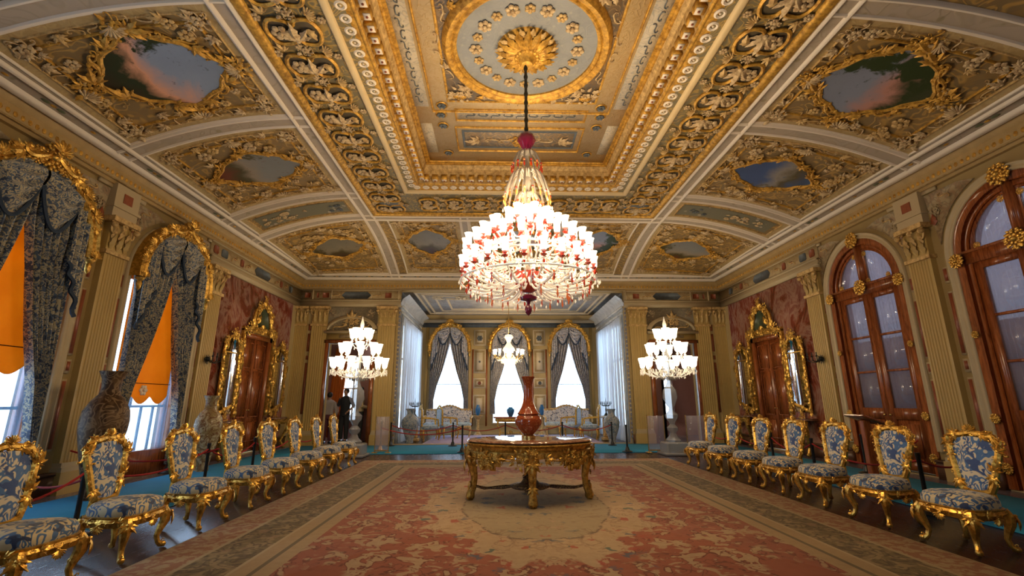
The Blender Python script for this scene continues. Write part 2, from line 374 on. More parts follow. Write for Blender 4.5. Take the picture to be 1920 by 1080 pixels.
@D('marble_pale')
def _(b):
    v=b.pos();a=b.noise(v,1.3,6,.7,2);return b.fin(b.ramp(a,[(.3,(.45,.5,.58)),(.6,(.72,.77,.82)),(.75,(.5,.5,.52))]),.18)
@D('marble_top')
def _(b):
    v=b.obj();a=b.noise(v,6,6,.7,2.5);return b.fin(b.ramp(a,[(.3,(.08,.03,.02)),(.55,(.3,.14,.08)),(.75,(.5,.35,.22))]),.06,spec=.8,Coat_Weight=.6,Coat_Roughness=.03)
@D('vase_red')
def _(b):
    v=b.obj();l=b.vine(v,9,.01,.05);c=b.mix(b.noise(v,5,4),(.17,.025,.008),(.36,.07,.02));return b.fin(b.mix(b.mul(l,.5),c,(.5,.2,.06)),.12,Coat_Weight=.5)
def vasem(n,a,c,d,sc=5,ro=.22):
    def f(b):
        v=b.obj();t=b.vine(v,sc,.02,.09);k=b.sm(b.noise(v,sc*.8,3,.6,1),.45,.55);cc=b.mix(k,a,c);cc=b.mix(t,cc,d);return b.fin(cc,ro,spec=.2)
    DEF[n]=f
vasem('vase_brown',(.05,.024,.009),(.11,.06,.025),(.22,.14,.07),7,.5);vasem('vase_cream',(.3,.22,.1),(.5,.42,.26),(.2,.1,.05),8);vasem('vase_slate',(.12,.17,.24),(.28,.32,.38),(.4,.38,.34),9)
def arab(n,base,l1,l2,sc,rough=.6,amt=.9,blot=.5,det=1.5):   # painted arabesque ground
    def f(b):
        v=b.pos();a=b.vine(v,sc,.02,.08,det);k=b.sm(b.noise(v,sc*1.4,2,.5,.8),.5,.56);pet=b.sub(1.0,b.sm(b.vor(v,sc*1.6),.12,.2))
        c=b.mix(b.mul(k,blot),base,l2);c=b.mix(b.mul(a,amt),c,l1);c=b.mix(b.mul(pet,.7),c,l1);c=b.mix(b.mul(b.noise(v,sc*.35,3),.35),c,tuple(x*.5 for x in base));b.bump(a,.25,.01);return b.fin(c,rough)
    DEF[n]=f
arab('cove_ground',(.25,.17,.075),(.55,.33,.09),(.36,.21,.06),3.2);arab('cove_slate',(.17,.17,.14),(.32,.26,.16),(.22,.2,.14),3.0,blot=.3,amt=.35)
arab('cove_border',(.5,.36,.17),(.62,.45,.2),(.42,.28,.1),5,amt=.5);arab('cartouche_ground',(.2,.17,.1),(.52,.34,.09),(.27,.2,.08),4.5)
arab('panel_arab',(.62,.54,.42),(.34,.32,.28),(.58,.47,.28),6.5,amt=.7,blot=.3);arab('panel_gold',(.8,.58,.26),(.9,.7,.36),(.66,.42,.14),5,amt=.5,blot=.4)
arab('panel_field',(.3,.25,.2),(.62,.42,.22),(.45,.28,.12),5.5);arab('ring_slate',(.3,.31,.32),(.4,.39,.36),(.25,.27,.3),5,amt=.3,blot=.4)
arab('frieze',(.46,.34,.17),(.33,.18,.08),(.52,.42,.24),5,amt=.35,blot=.6);arab('spandrel',(.43,.33,.19),(.2,.16,.1),(.3,.13,.06),5,amt=.6,blot=.5)
arab('rail_paint',(.46,.38,.3),(.28,.24,.13),(.5,.4,.28),2.6,amt=.25,blot=.3);arab('pediment',(.2,.16,.1),(.36,.28,.17),(.15,.12,.09),5,amt=.5)
arab('alc_ceiling',(.55,.52,.48),(.55,.52,.48),(.3,.27,.24),4,amt=.5)
arab('panel_cream',(.8,.6,.33),(.7,.45,.16),(.74,.5,.22),7,amt=.35,blot=.35)
plain('alc_plaster',(.66,.56,.4),.55,var=.1)
arab('boulle',(.1,.04,.02),(.5,.3,.08),(.04,.02,.01),16)
def painting(n,sky,haze,tree,ground,seed,tx=.65):
    def f(b):
        v=b.obj();x,y,z=b.sep(v);w=b.noise(b.map(v,(1,1,1),(seed,seed*2,0)),1.6,5,.6,.6);yy=b.add(y,b.mul(b.sub(w,.5),.9))
        c=b.ramp(b.add(b.mul(yy,.75),.5),[(.0,ground),(.2,tree),(.36,haze),(.58,sky),(1,tuple(q*.8 for q in sky))])
        d=b.add(b.mul(b.ab(b.add(x,tx)),-.9),b.noise(b.map(v,(1,1,1),(seed*3,1,0)),3.2,5,.7,.4));c=b.mix(b.sm(d,.3,.42),c,tree)
        l=b.sm(b.noise(b.map(v,(1,1,1),(seed,7,3)),7,4,.7),.6,.68);return b.fin(b.mix(b.mul(l,.6),c,ground),.45)
    DEF[n]=f
painting('paint_a',(.26,.33,.47),(.75,.38,.24),(.02,.035,.012),(.04,.03,.015),1.0);painting('paint_b',(.24,.27,.36),(.5,.25,.2),(.025,.045,.012),(.05,.06,.03),4.2,-.35)
painting('paint_c',(.22,.23,.24),(.3,.25,.2),(.07,.06,.02),(.16,.04,.02),7.7);painting('paint_d',(.05,.1,.26),(.28,.26,.24),(.1,.08,.03),(.05,.1,.22),2.9)
painting('paint_e',(.2,.18,.14),(.25,.21,.15),(.08,.06,.02),(.06,.03,.02),5.3)
@D('flowers')
def _(b):
    v=b.pos();a=b.sm(b.vor(v,6),.2,.3);k=b.sm(b.noise(v,1.8,2),.48,.56);c=b.mix(b.mul(b.sub(1.0,a),k),(.17,.16,.11),(.5,.42,.33));return b.fin(c,.5)
@D('ceiling_wedge')
def _(b): return b.fin((.6,.5,.3),.5)
@D('runner')
def _(b):
    v=b.pos();n=b.noise(v,1.2,4,.6);b.bump(b.noise(v,90,2),.3,.004);return b.fin(b.mix(n,(.008,.15,.3),(.015,.28,.5)),.85)
@D('alc_rug')
def _(b):
    v=b.pos();a=b.vine(v,2.5,.03,.1);return b.fin(b.mix(a,(.42,.33,.5),(.55,.42,.5)),.8)
@D('carpet')
def _(b):
    v=b.pos();x,y,z=b.sep(v);xc=b.ab(b.add(x,.04));yc=b.ab(b.sub(y,6.4))
    m=b.comb(xc,yc,0.0)
    nzf=b.noise(v,14,4,.65)
    red=b.mix(b.noise(v,2.5,5,.65),(.17,.04,.018),(.31,.085,.04));red=b.mix(b.mul(nzf,.35),red,(.3,.14,.08))
    nz=b.sub(b.noise(m,1.9,4,.6,.5),.5)
    def ell(rx,ry,j=.5):
        dx=b.m_('DIVIDE',xc,rx);dy=b.m_('DIVIDE',yc,ry);return b.add(b.m_('SQRT',b.add(b.mul(dx,dx),b.mul(dy,dy))),b.mul(nz,j))
    sand=b.mix(nzf,(.28,.17,.085),(.42,.29,.16));c=red
    q=b.ab(b.sub(b.m_('FRACT',b.mul(b.noise(m,2.9,3.0,.5,.45),3.6)),.5));vn=b.sub(1.0,b.sm(q,.1,.13));outl=b.sub(1.0,b.sm(b.ab(b.sub(q,.155)),.015,.03));zone=b.sm(b.add(b.noise(m,1.3,2.0),b.add(b.mul(xc,.05),b.mul(yc,.02))),.48,.53);c=b.mix(b.mul(b.mul(vn,zone),.9),c,sand)
    c=b.mix(b.mul(b.mul(outl,zone),.8),c,(.1,.028,.014))
    leafs=b.mul(b.sm(b.noise(m,6.5,2,.5,.8),.56,.6),zone);c=b.mix(b.mul(leafs,.8),c,sand)
    dkl=b.mul(b.vine(m,5.2,.02,.03,2.2,.5,1.3),zone);c=b.mix(b.mul(dkl,.75),c,(.11,.03,.015))
    e1=ell(1.3,2.4,.75);c=b.mix(b.sub(1.0,b.sm(e1,.98,1.02)),c,sand)
    e1l=b.mul(b.sub(1.0,b.sm(e1,.98,1.02)),b.vine(m,4.0,.02,.03,2.0,.4,1.3));c=b.mix(b.mul(e1l,.35),c,(.2,.1,.05))
    e2=ell(.88,1.75,.3);c=b.mix(b.sub(1.0,b.sm(e2,.98,1.02)),c,b.mix(nzf,(.24,.17,.095),(.33,.24,.13)))
    rd=b.mul(b.sub(1.0,b.sm(b.ab(b.sub(e2,1.0)),.0,.03)),b.sm(b.noise(m,14,1),.45,.5));c=b.mix(b.mul(rd,.8),c,(.09,.05,.03))
    n1=b.mul(b.sub(b.noise(m,9,2),.5),.28);n2=b.mul(b.sub(b.noise(b.map(m,(1,1,1),(5,3,1)),9,2),.5),.28);mw=b.comb(b.add(xc,n1),b.add(yc,n2),0.0);fl=b.sub(1.0,b.sm(b.vor(mw,5.6),.24,.34));fc=b.vor(mw,5.6,'F1',1);fcol=b.ramp(b.sep(fc)[0],[(0,(.3,.06,.03)),(.3,(.07,.08,.1)),(.55,(.4,.24,.15)),(.8,(.06,.09,.07))],True)
    ring=b.sub(1.0,b.sm(b.ab(b.sub(e1,.9)),.12,.26));cen=b.mul(b.sub(1.0,b.sm(e2,.7,.86)),b.sm(b.noise(m,2.2,1),.4,.5));g2=b.sub(1.0,b.sm(b.ab(b.sub(b.m_('FRACT',b.mul(b.noise(m,4.2,3,.5,.5),4.0)),.5)),.06,.1));c=b.mix(b.mul(b.mul(g2,b.sub(1.0,b.sm(e1,.95,1.0))),.45),c,(.17,.09,.045));msk=b.m_('MAXIMUM',ring,cen)
    c=b.mix(b.mul(b.mul(fl,msk),.85),c,fcol)
    ed=b.m_('MAXIMUM',b.sub(xc,2.12),b.sub(yc,3.1))
    tan=b.mix(nzf,(.27,.17,.08),(.38,.26,.13));olive=b.mix(b.sm(b.noise(m,8,3,.55,.6),.48,.54),(.17,.12,.05),(.27,.19,.09));pink=b.mix(b.sm(b.noise(m,12,3,.6,.5),.45,.58),(.28,.12,.055),(.38,.26,.13))
    ol=b.mix(b.mul(b.vine(m,5.0,.03,.1,2.5),.8),olive,(.08,.05,.025));of=b.sub(1.0,b.sm(b.vor(m,4.0),.16,.24));ol=b.mix(b.mul(of,.5),ol,(.3,.18,.1))
    for lo,col in ((0,tan),(.13,(.14,.1,.05)),(.17,tan),(.3,(.38,.28,.15)),(.33,ol),(.74,(.38,.28,.15)),(.78,pink),(1.16,tan)): c=b.mix(b.gt(ed,lo),c,col)
    b.bump(b.noise(v,120,2),.4,.004);return b.fin(c,.9)
# ---------------------------------------------------------------- room shell
W=6.75; D_=14.5; YN=-3.35; ARCH_Y=[8.73,5.88,3.03]; ALX=3.6; ALY=19.0
rng=random.Random(11)
for loc,n,sx,sz in [((-7.3,8.73,1.9),(1,0,0),1.8,3.6),((-7.3,5.88,1.9),(1,0,0),1.8,3.6),((-7.3,3.03,1.9),(1,0,0),1.8,3.6),
    ((-2.42,19.5,2.4),(0,-1,0),1.6,3.2),((0,19.5,2.4),(0,-1,0),1.6,3.2),((2.42,19.5,2.4),(0,-1,0),1.6,3.2),
    ((-4.3,16.7,2),(1,0,0),3.2,3.6),((4.3,16.7,2),(-1,0,0),3.2,3.6),((0,-3.9,2),(0,1,0),1.6,3.4),
    ((-5.85,18.0,1.8),(0,-1,0),1.5,2.4),((5.65,18.0,1.8),(0,-1,0),1.1,2.4)]: portal(loc,n,sx,sz)
G().add(box(-7.6,7.6,-4,20.3,-.3,0)).build('floor','floor_wood',kind='structure',smooth=False)
# side walls: local x = -(y) mapping handled by fr(); polygons in (y,z)
def arch_pts(c,hw,sp,z0,n=20): return [(c-hw,z0)]+[(c-hw*cos(PI*i/n),sp+hw*1.06*sin(PI*i/n)) for i in range(n+1)]+[(c+hw,z0)]
MR=fr((W,0,0),(0,1,0),(0,0,1),(-1,0,0)); ML=fr((-W,0,0),(0,1,0),(0,0,1),(1,0,0))
SIDE={'right':MR,'left':ML}
outer=[(YN,0),(D_+.3,0),(D_+.3,5.3),(YN,5.3)]
for side,M in SIDE.items():
    holes=[arch_pts(c,.93,3.42,.02 if side=='right' else .02) for c in ARCH_Y]+[[(11.55,.02),(11.55,2.95),(13.0,2.95),(13.0,.02)]]
    G().add(poly(outer,.45,holes),0,M).build('wall_'+side,'wall_plaster',kind='structure',smooth=False)
# end wall with alcove opening and two doorways
hole=[[(-ALX,.01),(-ALX,4.7),(ALX,4.7),(ALX,.01)],[(-5.72,.01),(-5.72,3.0),(-4.35,3.0),(-4.35,.01)],[(4.35,.01),(4.35,3.0),(5.72,3.0),(5.72,.01)]]
G().add(poly([(-7.2,0),(7.2,0),(7.2,5.3),(-7.2,5.3)],.3,hole),0,fr((0,D_,0),(1,0,0),(0,0,1),(0,-1,0))).build('wall_back','wall_plaster',kind='structure',smooth=False)
hole=[[(c-.75,.9),(c-.75,3.9),(c+.75,3.9),(c+.75,.9)] for c in (0,)]
G().add(poly([(-7.2,0),(7.2,0),(7.2,5.3),(-7.2,5.3)],.3,hole),0,fr((0,YN,0),(1,0,0),(0,0,1),(0,1,0))).build('wall_front','wall_plaster',kind='structure',smooth=False)
# ---- cove
def fz(t): t=min(1,max(0,t)); return 1-(1-t)**2.1
XR,XL,YF,YB=3.42,-3.58,10.75,.41
def zc(x,y):
    tx=(6.42-x)/3.0 if x>0 else (6.42+x)/2.84
    ty=(14.17-y)/3.42 if y>5.6 else (y+3.0)/3.41
    return 5.06+.66*fz(tx)*fz(ty)
def surf(x,y,d=0.0):
    h=.02;n=np.array([(zc(x+h,y)-zc(x-h,y))/(2*h),(zc(x,y+h)-zc(x,y-h))/(2*h),-1.0]);n/=np.linalg.norm(n)
    return np.array([x,y,zc(x,y)])+n*d,n
def smp(a,b,n): return [a+(b-a)*i/n for i in range(n+1)]
xs=smp(-6.6,XL,22)+smp(XL,XR,2)[1:]+smp(XR,6.6,22)[1:];ys=smp(-3.2,YB,14)+smp(YB,YF,3)[1:]+smp(YF,14.35,20)[1:]
V=[(x,y,zc(x,y)) for x in xs for y in ys];nx,ny=len(xs),len(ys);Q=[];mi=[]
for i in range(nx-1):
    for j in range(ny-1):
        if XL-.01<=xs[i] and xs[i+1]<=XR+.01 and YB-.01<=ys[j] and ys[j+1]<=YF+.01: continue
        Q.append((i*ny+j,(i+1)*ny+j,(i+1)*ny+j+1,i*ny+j+1))
G().add((np.array(V),np.array(Q),T0)).build('ceiling','cove_ground',kind='structure')
XC_,YC=-.1,5.58
# flat frieze band between inner rail and the recess
BX,BY0,BY1=2.42,1.73,9.43
G().add(rect(XL-.02,XR+.02,YB-.02,YF+.02,[(0,5.72),(1.3,5.72)])).build('ceiling','cartouche_ground',kind='structure')
x0,x1=XC_-BX,XC_+BX
g=G().add(rect(x0,x1,BY0,BY1,hump(-.05,5.72,.11,-.06)),0)
g.build('trim_2','cream_trim',kind='structure')
g=G().add(rect(x0,x1,BY0,BY1,[(.06,5.72),(.3,5.745)]),0).build('trim_3','gilt_paint',kind='structure')
g=G().add(rect(x0,x1,BY0,BY1,hump(.29,5.745,.05,-.03)),1)
g.add(rect(x0,x1,BY0,BY1,[(.34,5.745),(.35,5.84),(.46,5.86),(.47,6.0),(.5,6.03),(.52,6.12)]),2).add(rect(x0,x1,BY0,BY1,hump(.5,6.12,.06,-.04)),1).build('trim_4',['cream_trim','gilt_paint','gilt_pale'],kind='structure')
# white paterae ring strip and dentils
gr=G();gd=G();ring=cat([tube([(.45*cos(a),.45*sin(a),0) for a in np.linspace(0,2*PI,13)[:-1]],.2,5,closed=True,up=(0,0,1)),ball(.16,6,4)])
def around(o,z,step,fn):
    ax,bx,ay,by=x0+o,x1-o,BY0+o,BY1-o
    for (A,B,n) in (((ax,ay),(bx,ay),(0,1)),((bx,ay),(bx,by),(-1,0)),((bx,by),(ax,by),(0,-1)),((ax,by),(ax,ay),(1,0))):
        L=math.hypot(B[0]-A[0],B[1]-A[1]);k=int(L/step)
        for i in range(k):
            t=(i+.5)/k;fn(A[0]+(B[0]-A[0])*t,A[1]+(B[1]-A[1])*t,z,n)
def pat(x,y,z,n): gr.add(ring,0,fr((x,y,z),(1,0,0),(0,-1,0),(0,0,-1),.12))
around(.18,5.73,.19,pat)
def den(x,y,z,n): F=fr((x,y,z),(-n[1],n[0],0),(n[0],n[1],0),(0,0,1));gd.add(box(-.062,.062,-.07,.07,-.05,.06),0,F);gd.add(box(-.05,.05,-.02,.065,-.06,-.05),2,F);gd.add(ball(.02,5,3),1,fr((x+n[0]*.022,y+n[1]*.022,z-.062)))
around(.41,5.82,.19,den)
gr.build('trim_5','white_trim',kind='structure');gd.build('trim_6',['gilt_paint','inlay_red','white_trim'],kind='structure',smooth=False)
# recess panel
px0,px1,py0,py1=x0+.52,x1-.52,BY0+.52,BY1-.52;PZ=6.13
def slab(a,b,c,d,z,m,nm='ceiling',t=.02): return G().add(box(a,b,c,d,z,z+t)).build(nm,m,kind='structure',smooth=False)
slab(px0,px1,py0,py1,PZ,'panel_cream')
def frame2(a,b,c,d,z,wd,m,h=.03): return G().add(rect(a,b,c,d,hump(0,z,wd,-h,4))).build('trim_7',m,kind='structure')
SQ=1.26
slab(px0+.06,XC_-1.58,YC-1.4,YC+1.4,PZ-.006,'panel_arab');slab(XC_+1.58,px1-.06,YC-1.4,YC+1.4,PZ-.006,'panel_arab')
for sgn in (1,-1):
    yb=YC+sgn*1.62;slab(XC_-1.1,XC_+1.1,yb-.13,yb+.13,PZ-.006,'panel_arab')
    yb=YC+sgn*2.4;slab(XC_-1.05,XC_+1.05,yb-.27,yb+.27,PZ-.006,'panel_field');frame2(XC_-1.08,XC_+1.08,yb-.3,yb+.3,PZ,.05,'inlay_slate',.02);frame2(XC_-1.2,XC_+1.2,yb-.42,yb+.42,PZ,.03,'gilt_paint')
    for s2 in (-1,1): slab(XC_+s2*1.7-.1,XC_+s2*1.7+.1,yb-.5,yb+.5,PZ-.006,'panel_arab')
slab(XC_-SQ+.02,XC_+SQ-.02,YC-SQ+.02,YC+SQ-.02,PZ-.012,'panel_field')
for o,wd,m in ((0,.05,'gilt_paint'),(-.28,.035,'gilt_paint')): frame2(XC_-SQ+o,XC_+SQ-o,YC-SQ+o,YC+SQ-o,PZ,wd,m)
frame2(px0,px1,py0,py1,PZ,.09,'gilt_paint');frame2(XC_-1.16,XC_+1.16,YC+1.45,YC+1.79,PZ,.025,'gilt_paint');frame2(XC_-1.16,XC_+1.16,YC-1.79,YC-1.45,PZ,.025,'gilt_paint')
UP=lambda x,y,z,s=1,a=0: fr((x,y,z),(cos(a),sin(a),0),(sin(a),-cos(a),0),(0,0,-1),s)
# great round medallion
med=thing('ceiling_medallion','round slate ceiling medallion with gold rim and carved gilt rosette where the chandelier chain hangs','ceiling medallion',(XC_,YC,PZ-.02))
med_=lambda g,n,m: g.build(n,m,med)
med_(G().add(poly([(1.02*cos(2*PI*i/64),1.02*sin(2*PI*i/64)) for i in range(64)],.02)),'field','ring_slate')
med_(G().add(lathe([(.99,0),(.99,-.05),(1.03,-.08),(1.06,-.06),(1.09,-.09),(1.14,-.1),(1.18,-.06),(1.2,0)],64)),'gold_rim','gilt_paint')
f0=[med_(G().add(FLOWER,0,UP(0,0,-.03,.13)),'flower','leaf_pale'),med_(G().add(FLOWER,0,UP(0,0,-.03,.1)),'flower','gilt_pale')]
for i in range(20):
    a=2*PI*i/20;o=f0[i%2]
    if i>1: o=o.copy();C.objects.link(o)
    o.location=(.72*cos(a),.72*sin(a),0);o.rotation_euler=(0,0,a)
g=G();g.add(lathe([(1e-5,-.3),(.08,-.28),(.12,-.2),(.2,-.13),(.36,-.06),(.42,-.02)],20))
for i in range(16):
    a=2*PI*i/16;g.add(CS,1,UP(.2*cos(a),.2*sin(a),-.13,.16,a));g.add(LEAF,1,fr((.3*cos(a+.2),.3*sin(a+.2),-.08),(cos(a),sin(a),0),(sin(a),-cos(a),0),(0,0,-1),.16))
    a=2*PI*i/16;g.add(ACAN,0,fr((.16*cos(a),.16*sin(a),-.14),(cos(a),sin(a),.35),(sin(a),-cos(a),0),(0,0,-1),.3));a+=PI/12;g.add(CS,0,UP(.34*cos(a),.34*sin(a),-.07,.2,a+PI/2))
med_(g,'rosette',['gilt_paint','gilt_pale'])
# applied ornament around medallion square + bands
g=G()
for sx in(-1,1):
    for sy in(-1,1):
        cx_,cy2=XC_+sx*(SQ-.23),YC+sy*(SQ-.23);g.add(CLUS[0],0,UP(cx_,cy2,PZ-.02,.22));g.add(SHELL,1,UP(cx_,cy2,PZ-.03,.12,PI))
        for k in range(5):
            a=math.atan2(sy,sx)+ (k-2)*.33;r_=1.27;g.add([CS,SS,ACAN][k%3],0,UP(XC_+r_*cos(a),YC+r_*sin(a),PZ-.02,.2,a+1.5))
        for q,q2 in ((1.36,1.36),(1.4,1.62),(1.4,1.95),(1.4,2.9)):
            g.add(FLOWER,2,UP(XC_+sx*q,YC+sy*q2,PZ-.02,.1));g.add(tube([(.09*cos(a),.09*sin(a),0) for a in np.linspace(0,2*PI,11)[:-1]],.014,4,closed=True,up=(0,0,1)),1,fr((XC_+sx*q,YC+sy*q2,PZ-.01)))
        for k in range(26):
            ax_,ay_=rng.uniform(.2,1.2),rng.uniform(.2,1.2)
            if math.hypot(ax_,ay_)>1.24: g.add(rng.choice([CS,SS,ACAN,LEAF]),rng.choice([0,1]),UP(XC_+sx*ax_,YC+sy*ay_,PZ-.025,.15,rng.uniform(0,6)))
for sy in (-1,1):
    yb=YC+sy*2.4;g.add(CLUS[1],1,UP(XC_,yb,PZ-.02,.26))
    for k in range(-3,4):
        if k: g.add([SS,CS,ACAN][abs(k)-1],0,UP(XC_+k*.26,yb,PZ-.02,.27,PI if k<0 else 0))
    for k in range(-4,5): g.add([SS,CS][k%2],2,UP(XC_+k*.22,YC+sy*1.62,PZ-.015,.17))
for sx in(-1,1):
    for k in range(-6,7): g.add([SS,CS][k%2],2,UP(XC_+sx*1.71,YC+k*.2,PZ-.015,.16,PI/2))
g.build('trim_8',['leaf_pale','gilt_paint','inlay_slate'],kind='structure')
# ---- rails and ribs of the cove
def tubep(r,h): return [(-r,0)]+[(-r*cos(PI*i/5),h*sin(PI*i/5)) for i in range(1,5)]+[(r,0)]
gw=G();gb=G()
RIBY=[10.87,9.6,6.82,4.34,1.56,.29]
def band(P,N,Sd,w_):
    gb.add(sweep(P,Sd,N,[(-w_,-.02),(-w_,.035),(w_,.035),(w_,-.02)]))
    for s_ in(-1,1): gw.add(sweep(P+np.array(Sd)*s_*w_,Sd,N,tubep(.035,.06)))
def path(fn,a,b,n=20):
    R=[surf(*fn(a+(b-a)*i/n),.0) for i in range(n+1)];return np.array([r[0] for r in R]),np.array([r[1] for r in R])
for y in RIBY:
    for a,b in ((6.42,XR),(-6.42,XL)):
        P,N=path(lambda t:(t,y),a,b);band(P,N,(0,1,0),.12)
for x in (XR+.12,XL-.12,1.28,-1.35):
    for a,b in ((14.17,YF),(-3.0,YB)):
        P,N=path(lambda t:(x,t),a,b);band(P,N,(1,0,0),.12 if abs(x)>2 else .09)
# foot rail
gb.add(rect(-6.42,6.42,-3.02,14.19,[(-.02,5.02),(.13,5.08),(.2,5.12)]));gw.add(rect(-6.42,6.42,-3.02,14.19,hump(.13,5.09,.07,-.055)))
gb.add(rect(XL-.24,XR+.24,YB-.24,YF+.24,[(.0,5.69),(.24,5.69)]));gw.add(rect(XL-.24,XR+.24,YB-.24,YF+.24,hump(-.03,5.70,.07,-.06)));gw.add(rect(XL-.24,XR+.24,YB-.24,YF+.24,hump(.2,5.70,.07,-.06)))
gw.build('trim_9','white_trim',kind='structure');gb.build('trim_10','rail_paint',kind='structure')
G().add(rect(XL+.02,XR-.02,YB+.02,YF-.02,hump(0,5.71,.15,-.07))).build('trim_11','gilt_paint',kind='structure')
# cornice: from wall out to the big white bead
G().add(rect(-6.5,6.5,-3.1,14.27,hump(-.06,5.06,.15,-.1,8)+[(.1,5.12)])).build('trim_12','white_trim',kind='structure')
G().add(rect(-W,W,YN,D_,[(0,4.68),(.07,4.68),(.07,4.73),(.1,4.75)]+hump(.09,4.76,.05,-.03)+[(.14,4.82),(.14,4.9),(.17,4.93),(.19,5.0),(.2,5.08)])).build('trim_13','cornice',kind='structure')
g=G()
def egg(a,b,n,U):
    L=np.linalg.norm(np.array(b)-np.array(a));k=int(L/.095)
    for i in range(k):
        p=np.array(a)+(np.array(b)-np.array(a))*(i+.5)/k;g.add(ball(.033,6,4,s=(1,1,1.3)),0,fr(p))
egg((-W+.13,YN,4.8),(-W+.13,D_-.1,4.8),0,0);egg((W-.13,YN,4.8),(W-.13,D_-.1,4.8),0,0);egg((-W+.1,D_-.13,4.8),(W-.1,D_-.13,4.8),0,0);g.build('trim_14','gilt_paint',kind='structure')
G().add(rect(-W,W,YN,D_,[(.06,4.735),(.1,4.745)]+hump(.1,4.745,.03,-.02))).build('trim_15','gilt_pale',kind='structure')
# ---------------------------------------------------------------- cove panels: border, relief, painting
def cpath(pts,d=.02):
    R=[surf(x,y,d) for x,y in pts];return np.array([r[0] for r in R]),np.array([r[1] for r in R])
def dens(pts,k=10):
    o=[]
    for i in range(len(pts)):
        a,b=pts[i],pts[(i+1)%len(pts)];o+=[(a[0]+(b[0]-a[0])*j/k,a[1]+(b[1]-a[1])*j/k) for j in range(k)]
    return o
def rct(a,b,c,d,k=10): return dens([(a,c),(b,c),(b,d),(a,d)],k)
def patch(x0,x1,y0,y1,d=.012,n=14): return grid(lambda u,v:surf(x0+(x1-x0)*u,y0+(y1-y0)*v,d)[0],n,n)
def at(x,y,a=0.0,s=1.0,d=.02):
    p,n=surf(x,y,d);U=np.array([cos(a),sin(a),0]);U=U-n*U.dot(n);U/=np.linalg.norm(U);return fr(p,U,np.cross(n,U),n,s)
border=G();lines=G();relief=G()
def cove_panel(a,b,c,d,pc=None,pr=None,pm=None,label=None,flow=False):
    x0,x1=min(a,b),max(a,b);ins=.1
    for off,w_,m in ((0.0,.05,0),(.13,.025,1)):
        P,N=cpath(rct(x0+off,x1-off,c+off,d-off,10),.0);Sd=np.cross(N,np.roll(P,-1,0)-np.roll(P,1,0));Sd/=np.linalg.norm(Sd,axis=1,keepdims=True)
        lines.add(sweep(P,Sd,N,tubep(w_*.5,.03),True),m)
    # pale border strip between the two lines
    for (q0,q1,r0,r1) in ((x0,x1,c,c+.13),(x0,x1,d-.13,d),(x0,x0+.13,c,d),(x1-.13,x1,c,d)): border.add(grid(lambda u,v:surf(q0+(q1-q0)*u,r0+(r1-r0)*v,.006)[0],12,12))
    if flow:
        return
    cx,cy2=pc;rx,ry=pr;i0=.28
    P,N=cpath(rct(x0+i0,x1-i0,c+i0,d-i0,10),.0);Sd=np.cross(N,np.roll(P,-1,0)-np.roll(P,1,0));Sd/=np.linalg.norm(Sd,axis=1,keepdims=True)
    lines.add(sweep(P,Sd,N,tubep(.018,.03),True),2)
    for px_,py_,a_ in ((x0+.24,c+.24,.8),(x1-.24,c+.24,2.4),(x1-.24,d-.24,-2.4),(x0+.24,d-.24,-.8)):
        relief.add(rng.choice(CLUS),0,at(px_,py_,a_,.22))
    for px_,py_,a_ in ((x0+.2,(c+d)/2,PI/2),(x1-.2,(c+d)/2,-PI/2),((x0+x1)/2,c+.18,PI),((x0+x1)/2,d-.18,0)):
        relief.add(SHELL,0,at(px_,py_,a_,.17,.03))
        for s_ in(-1,1):
            for k in (1,2,3):
                ox,oy=(0,s_*k*.19) if abs(abs(a_)-PI/2)<.1 else (s_*k*.19,0);relief.add([SS,CS,ACAN][k-1],rng.choice([0,1]),at(px_+ox,py_+oy,rng.uniform(0,6.3),.17))
    for _ in range(int(85*(x1-x0)*(d-c)/5)):
        t=rng.uniform(0,2*PI);r_=rng.uniform(1.3,2.3);px_,py_=cx+rx*r_*cos(t),cy2+ry*r_*sin(t)
        if x0+.2<px_<x1-.2 and c+.2<py_<d-.2: relief.add(rng.choice([SS,CS,ACAN,FLOWER]),rng.choice([0,1,1]),at(px_,py_,rng.uniform(0,6.3),rng.uniform(.09,.16)))
    # the painting is a thing: canvas + carved gilt frame
    t=thing('ceiling_painting',label,'ceiling painting')
    def lob(a_,s_=1): r_=s_*(1+.07*cos(4*a_)+.05*cos(8*a_));return (cx+rx*r_*cos(a_)*(1.06),cy2+ry*r_*sin(a_))
    n=40;ps=[lob(2*PI*i/n) for i in range(n)];p0,nn=surf(cx,cy2,.03)
    V=[p0]+[surf(*q,.03)[0] for q in ps];mid=[surf(cx+(q[0]-cx)*.5,cy2+(q[1]-cy2)*.5,.03)[0] for q in ps]
    V=np.array([p0]+mid+[surf(*q,.03)[0] for q in ps]);T=[(0,1+k,1+(k+1)%n) for k in range(n)];Q=[(1+k,1+n+k,1+n+(k+1)%n,1+(k+1)%n) for k in range(n)]
    U=np.array([0,1.0,0]) if abs(cx)>3 and cy2<10.5 else np.array([1.0,0,0]);U=U-nn*U.dot(nn);U/=np.linalg.norm(U)
    if cx>3 and cy2<10.5: U=-U
    Mf=fr(p0,U,np.cross(nn,U)*(-1 if abs(cx)>3 and cy2<10.5 and False else 1),nn);Mi=np.linalg.inv(Mf)
    g=G().add((V@Mi[:3,:3].T+Mi[:3,3],np.array(Q),np.array(T)));o=g.build('canvas',pm,t);o.matrix_local=Matrix(Mf.tolist())
    g=G();P,N=cpath([lob(2*PI*i/n,1.03) for i in range(n)],.02);g.add(tube(P,.035,6,closed=True))
    P,N=cpath([lob(2*PI*i/n,1.12) for i in range(n)],.01);garland(g,P,N,min(rx,ry)*.4,0,rng,lift=.02,step=min(rx,ry)*.19)
